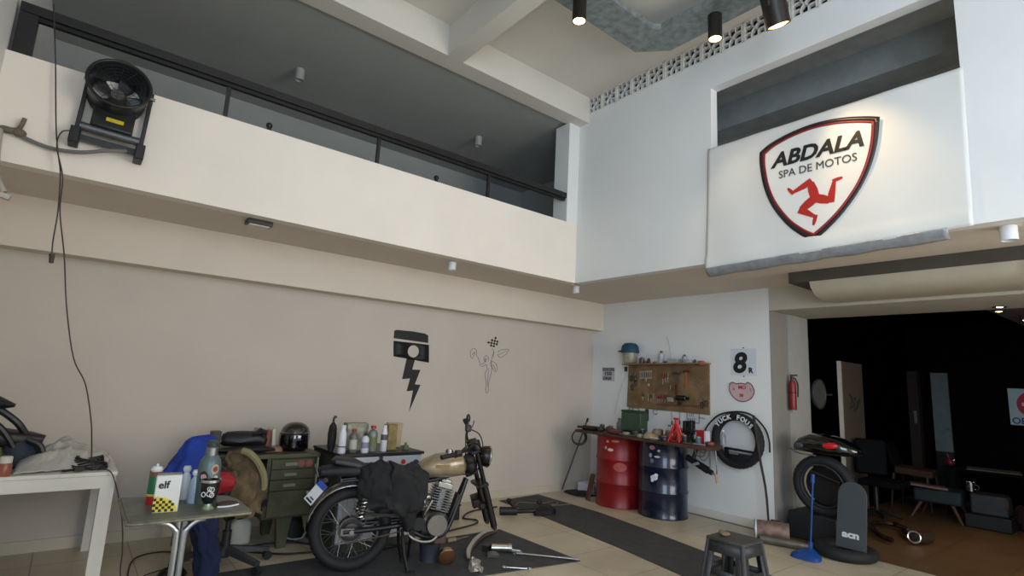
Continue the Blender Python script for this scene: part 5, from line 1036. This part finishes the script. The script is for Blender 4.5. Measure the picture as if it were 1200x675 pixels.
ob('cylinder',G().lathe([(0,0),(.037,0),(.04,.02),(.04,.30),(.025,.345),(0,.35)],24),M('#7d0e12',.4),t,w=False); ob('valve',G().cyl((0,0,.35),(0,0,.39),.018).box((0,-.02,.40),(.02,.08,.015)),blk,t,w=False); ob('hose',G().tube([(.02,-.02,.37),(.07,-.03,.30),(.065,-.03,.15)],.008,6),blk,t,w=False); ob('bracket',G().torus((0,0,.2),(0,0,1),.042,.005,24,5),blk,t,w=False)
# ================================================================ DARK ROOM
t=T('round_wall_disc',(7.5,3.03,1.36),'round dim grey disc hanging on the black wall just inside the doorway','wall disc')
ob('disc',G().cyl((7.5,3.035,1.53),(7.5,3.01,1.53),.18,n=40),M('#55534e',.5,var=.3),t); ob('rim',G().torus((7.5,3.01,1.53),(0,1,0),.18,.012,40,8),M('#3b3a38',.5),t); ob('peg',G().cyl((7.78,3.03,1.53),(7.78,2.97,1.53),.012),steel,t)
t=T('beige_door_panel',(8.55,3.03,0),'upright beige door panel with a dark drawing against the black wall','door panel')
ob('panel',G().bx((8.18,3.0,0),(8.95,3.035,1.99)),M('#5f5242',.7,var=.1),t); ob('lit_edge',G().bx((8.15,2.99,0),(8.185,3.035,1.99)),M('#c9bfae',.6),t)
g=G()
for a_ in range(5): g.tube([(8.45+.06*a_,2.998,1.35+.04*math.sin(a_*2)),(8.5+.07*a_,2.998,1.45+.05*math.cos(a_*3)),(8.42+.09*a_,2.998,1.55-.03*a_)],.012,5)
ob('dark_drawing',g,M('#2f2723',.8),t)
t=T('brown_post',(10.85,2.9,0),'narrow brown wooden post at the far end of the dark room','post'); ob('post',G().bx((10.8,2.83,0),(10.95,2.97,1.99)),M('#2a1b11',.8),t); ob('hinge',G().bx((10.78,2.86,1.15),(10.8,2.90,1.35)),steel,t)
t=T('pale_door_leaf',(10.85,2.55,0),'pale grey door leaf standing open at the far end of the dark room','door'); ob('leaf',G().bx((10.85,2.44,.75),(10.9,2.66,1.97)),M('#666f6c',.6,var=.15),t); ob('lower_leaf',G().bx((10.86,2.44,0),(10.9,2.66,.75)),M('#121313',.8),t); ob('handle',G().ball((10.84,2.47,1.1),.02),steel,t)
t=T('no_entry_sign',(10.9,1.5,1.2),'white board with a red no entry symbol on the far wall of the dark room','sign')
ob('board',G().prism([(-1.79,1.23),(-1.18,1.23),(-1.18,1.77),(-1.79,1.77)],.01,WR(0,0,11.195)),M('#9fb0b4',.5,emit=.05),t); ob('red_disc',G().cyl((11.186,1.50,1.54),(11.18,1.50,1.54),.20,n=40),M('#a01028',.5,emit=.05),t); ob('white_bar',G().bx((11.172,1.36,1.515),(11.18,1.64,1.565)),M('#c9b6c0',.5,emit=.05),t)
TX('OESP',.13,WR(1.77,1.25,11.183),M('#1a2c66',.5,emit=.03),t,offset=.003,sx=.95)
tl=M('#1a2828',.7,var=.2); 
t=T('teal_seat',(9.2,2.25,0),'low teal padded seat with splayed wooden legs in the dark room','seat')
ob('cushion',G().box((9.2,2.25,.30),(.5,.50,.17),(0,0,.1)),tl,t,bev=.03)
for a_,b_ in ((-.2,-.2),(.2,-.2),(-.2,.2),(.2,.2)): ob('leg',G().cyl((9.2+a_*.8,2.25+b_*.8,.22),(9.2+a_*1.2,2.25+b_*1.35,.0),.024,.015),M('#4a3020',.6),t)
ob('folded_board',G().box((9.1,2.35,.405),(.35,.40,.03),(.05,.05,.3)),M('#6a5044',.7),None,'pinkish flat cardboard lying on the teal seat','cardboard',bev=.004)
t=T('wooden_armchair',(9.8,2.75,0),'dark wooden armchair frame with orange-brown cushion behind the teal seat','armchair')
ob('cushion',G().box((9.8,2.66,.50),(.45,.45,.10),(.05,0,.1)),M('#3d2212',.8,var=.2),t,bev=.02); ob('backrest',G().box((9.85,2.94,.68),(.45,.06,.40),(R(-18),0,.1)),M('#0c0b0d',.9),t,bev=.02)
for a_,b_ in ((-.2,-.2),(.2,-.2),(-.2,.2),(.2,.2)): ob('leg',G().cyl((9.8+a_,2.68+b_,.46),(9.8+a_*1.2,2.68+b_*1.2,.0),.022,.015),M('#2e1c10',.6),t)
t=T('grey_machine',(9.2,1.75,0),'squat grey motor unit on a dark base in the dark room','machine')
ob('base',G().box((9.2,1.74,.085),(.45,.44,.16)),M('#141515',.6),t,bev=.01); ob('body',G().box((9.2,1.74,.285),(.34,.36,.24),(0,0,.1)),M('#25292b',.6,var=.2),t,bev=.02); ob('end_cap',G().cyl((9.15,1.58,.30),(9.15,1.54,.30),.11),M('#33261e',.6),t)
t=T('metal_mug',(9.1,1.90,.42),'shiny metal mug standing on the grey motor unit','mug'); ob('body',G().lathe([(0,0),(.045,0),(.05,.11),(.045,.11),(.04,.01),(0,.01)],22),chrome,t,w=False); ob('handle',G().torus((0,-.055,.055),(1,0,0),.03,.006,18,6),chrome,t,w=False)
t=T('low_table',(9.9,1.75,0),'low dark table holding a flat pale sheet in the dark room','table')
ob('tabletop',G().box((9.9,1.85,.62),(.6,.9,.03)),M('#0b0a09',.9),t)
for a_,b_ in ((-.27,-.4),(.27,-.4),(-.27,.4),(.27,.4)): ob('leg',G().box((9.9+a_,1.85+b_,.305),(.04,.04,.6)),M('#0b0a09',.9),t)
ob('pale_sheet',G().box((9.85,1.80,.64),(.4,.55,.012),(0,0,.2)),M('#5f594e',.8),None,'flat pale sheet lying on the low dark table','sheet')
t=T('red_tool',(9.8,2.25,.635),'small red and silver tool on the left end of the low dark table','tool'); ob('body',G().ball((9.8,2.25,.69),(.05,.06,.055)),M('#6a0c16',.5),t); ob('silver_cap',G().ball((9.76,2.20,.72),.025),chrome,t); ob('neck',G().cyl((9.8,2.25,.72),(9.8,2.28,.80),.018),M('#4d1218',.5),t)
ob('red_bundle',G().loft([(0,9.4,1.42,.14,.10),(.12,9.4,1.43,.13,.10),(.26,9.42,1.45,.09,.08),(.30,9.42,1.45,.03,.03)],n=20,wr=.05,wf=8),M('#2a0a0c',.9,bump=.4),None,'dark red cloth bundle on the floor right of the grey motor unit','bundle')
ob('grey_sack',G().loft([(0,9.9,1.05,.28,.22),(.2,9.9,1.05,.30,.25),(.38,9.9,1.07,.24,.2),(.46,9.9,1.08,.10,.08)],n=24,wr=.04,wf=7),M('#20262e',.9,bump=.4,var=.4,scale=20),None,'mottled blue-grey sack at the right edge of the dark room','sack')
t=T('exhaust_loop',(7.35,2.0,0),'bent dark metal exhaust pipe with a bright ring end on the brown floor','exhaust pipe')
ob('pipe',G().tube([(7.35,2.02,.05),(7.45,2.15,.06),(7.8,2.30,.05),(7.9,2.42,.05),(7.7,2.55,.05),(7.3,2.42,.05),(7.05,2.25,.05),(7.0,2.15,.05)],.028,10),M('#3a2c22',.35,.7,var=.3),t); ob('bright_ring',G().torus((7.22,2.02,.085),(-.9,-.3,.25),.055,.012,30,8),chrome,t); ob('silencer',G().cyl((7.24,2.02,.075),(7.45,1.95,.075),.055,.065),M('#54463e',.35,.6),t); ob('clip',G().tube([(7.6,2.28,.1),(7.55,2.20,.11),(7.5,2.15,.10)],.012,6),chrome,t)
t=T('dark_office_chair',(8.3,2.6,0),'black office chair silhouette standing behind the tyre pile in the dark room','office chair')
ob('seat',G().box((8.3,2.6,.46),(.45,.45,.08)),M('#08080a',.8),t,bev=.02); ob('backrest',G().box((8.42,2.78,.75),(.12,.35,.45),(0,R(10),R(20))),M('#0d0e10',.8),t,bev=.03); ob('column',G().cyl((8.3,2.7,.08),(8.3,2.7,.44),.03),blk,t)
for k in range(5): a_=2*PI*k/5; ob('base_arm',G().tube([(8.3,2.7,.1),(8.3+.28*math.cos(a_),2.7+.26*math.sin(a_),.05)],.022,6,0),blk,t)
# lights of the dark room on a bright tray
t=T('light_track',(7.6,1.2,2.46),'galvanised tray with three lit spots under the doorway ceiling','light track')
ob('tray',G().prism([(6.9,1.12),(7.1,1.05),(9.2,.95),(9.2,1.25),(7.15,1.32),(6.9,1.32)],.06,Matrix.Translation((0,0,2.50))),M('#8f8a80',.3,.8),t)
for x_,y_ in ((7.35,1.18),(8.2,1.10),(7.02,1.12)):
    l_=ob('spot_can',G().lathe([(0,0),(.05,0),(.055,-.05),(.045,-.05),(0,-.03)],24,Matrix.Translation((x_,y_,2.50))),M('#4c4843',.4,.5),t); ob('bulb',G().ball((x_,y_,2.462),(.035,.035,.012)),M('#ffd9a0',.3,emit=12),l_)
light('SPOT','dark_room_spot',(7.35,1.18,2.42),(7.6,1.1,0),45,(1,.66,.34),.05,spot=80,blend=1)
light('SPOT','dark_room_spot_far',(8.6,1.1,2.42),(9.2,1.7,0),8,(1,.68,.42),.05,spot=95,blend=1)
# ================================================================ MORE WORKBENCH CLUTTER
for (x,y,kind,c_,nm,lab,cat) in (
  (5.62,4.84,'can','#5b4a44','rusty_can','small rusty can between the black power tool and the green toolbox','can'),
  (5.66,5.02,'can','#2d2f33','black_pot','small black pot standing behind the black power tool','pot'),
  (5.52,4.50,'roll','#8a8578','tape_roll','grey tape roll lying in front of the green toolbox','tape'),
  (5.66,4.36,'can','#20303a','dark_can','narrow dark blue can at the right corner of the green toolbox','can'),
  (5.95,4.30,'can','#6a3a3a','maroon_can','maroon can behind the beige plastic tub','can'),
  (5.62,4.08,'roll','#3a2c24','tape_roll','dark brown tape roll beside the beige plastic tub','tape'),
  (5.54,3.68,'can','#23252a','black_pot','small black pot to the right of the red jack stand','pot'),
  (5.66,3.44,'roll','#7d3a35','tape_roll','reddish tape roll at the right end of the plank','tape'),
  (5.56,3.52,'can','#54606a','grey_can','small grey can in front of the red and white box','can')):
    t=T(nm,(x,y,zb),lab,cat)
    if kind=='can':
        ob('body',G().lathe([(0,0),(.03,0),(.031,.005),(.031,.075),(.029,.08),(.0,.078)],20),M(c_,.5,.2,var=.3,scale=20),t,w=False); ob('lid',G().lathe([(0,.078),(.024,.078),(.024,.09),(0,.09)],18),M('#8d8a84',.4,.5),t,w=False)
    else:
        ob('tape',G().torus((0,0,.02),(0,0,1),.038,.014,24,8,rz=.02),M(c_,.5),t,w=False); ob('core',G().torus((0,0,.02),(0,0,1),.023,.003,24,6,rz=.018),M('#a58c68',.8),t,w=False)
for y,z,L,c_,lab in ((5.62,4.60,.22,'#7a7c80','long grey file lying before the green toolbox'),):
    pass
for (x0,y0,x1,y1,c_,lab) in ((5.47,4.80,5.50,4.56,'#8e9092','steel rod lying along the front edge of the plank over the red drum'),(5.46,4.44,5.49,4.22,'#6a4a2a','brown-handled rod lying along the front edge of the plank between the drums'),(5.47,3.66,5.50,3.40,'#7a7c80','steel rod lying at the front right edge of the plank')):
    t=T('metal_file',((x0+x1)/2,(y0+y1)/2,zb),lab,'file'); ob('shaft',G().cyl((x0,y0,zb+.010),((x0+x1)/2,(y0+y1)/2,zb+.010),.007),steel,t); ob('handle',G().cyl(((x0+x1)/2,(y0+y1)/2,zb+.013),(x1,y1,zb+.013),.012,.010),M(c_,.5),t)
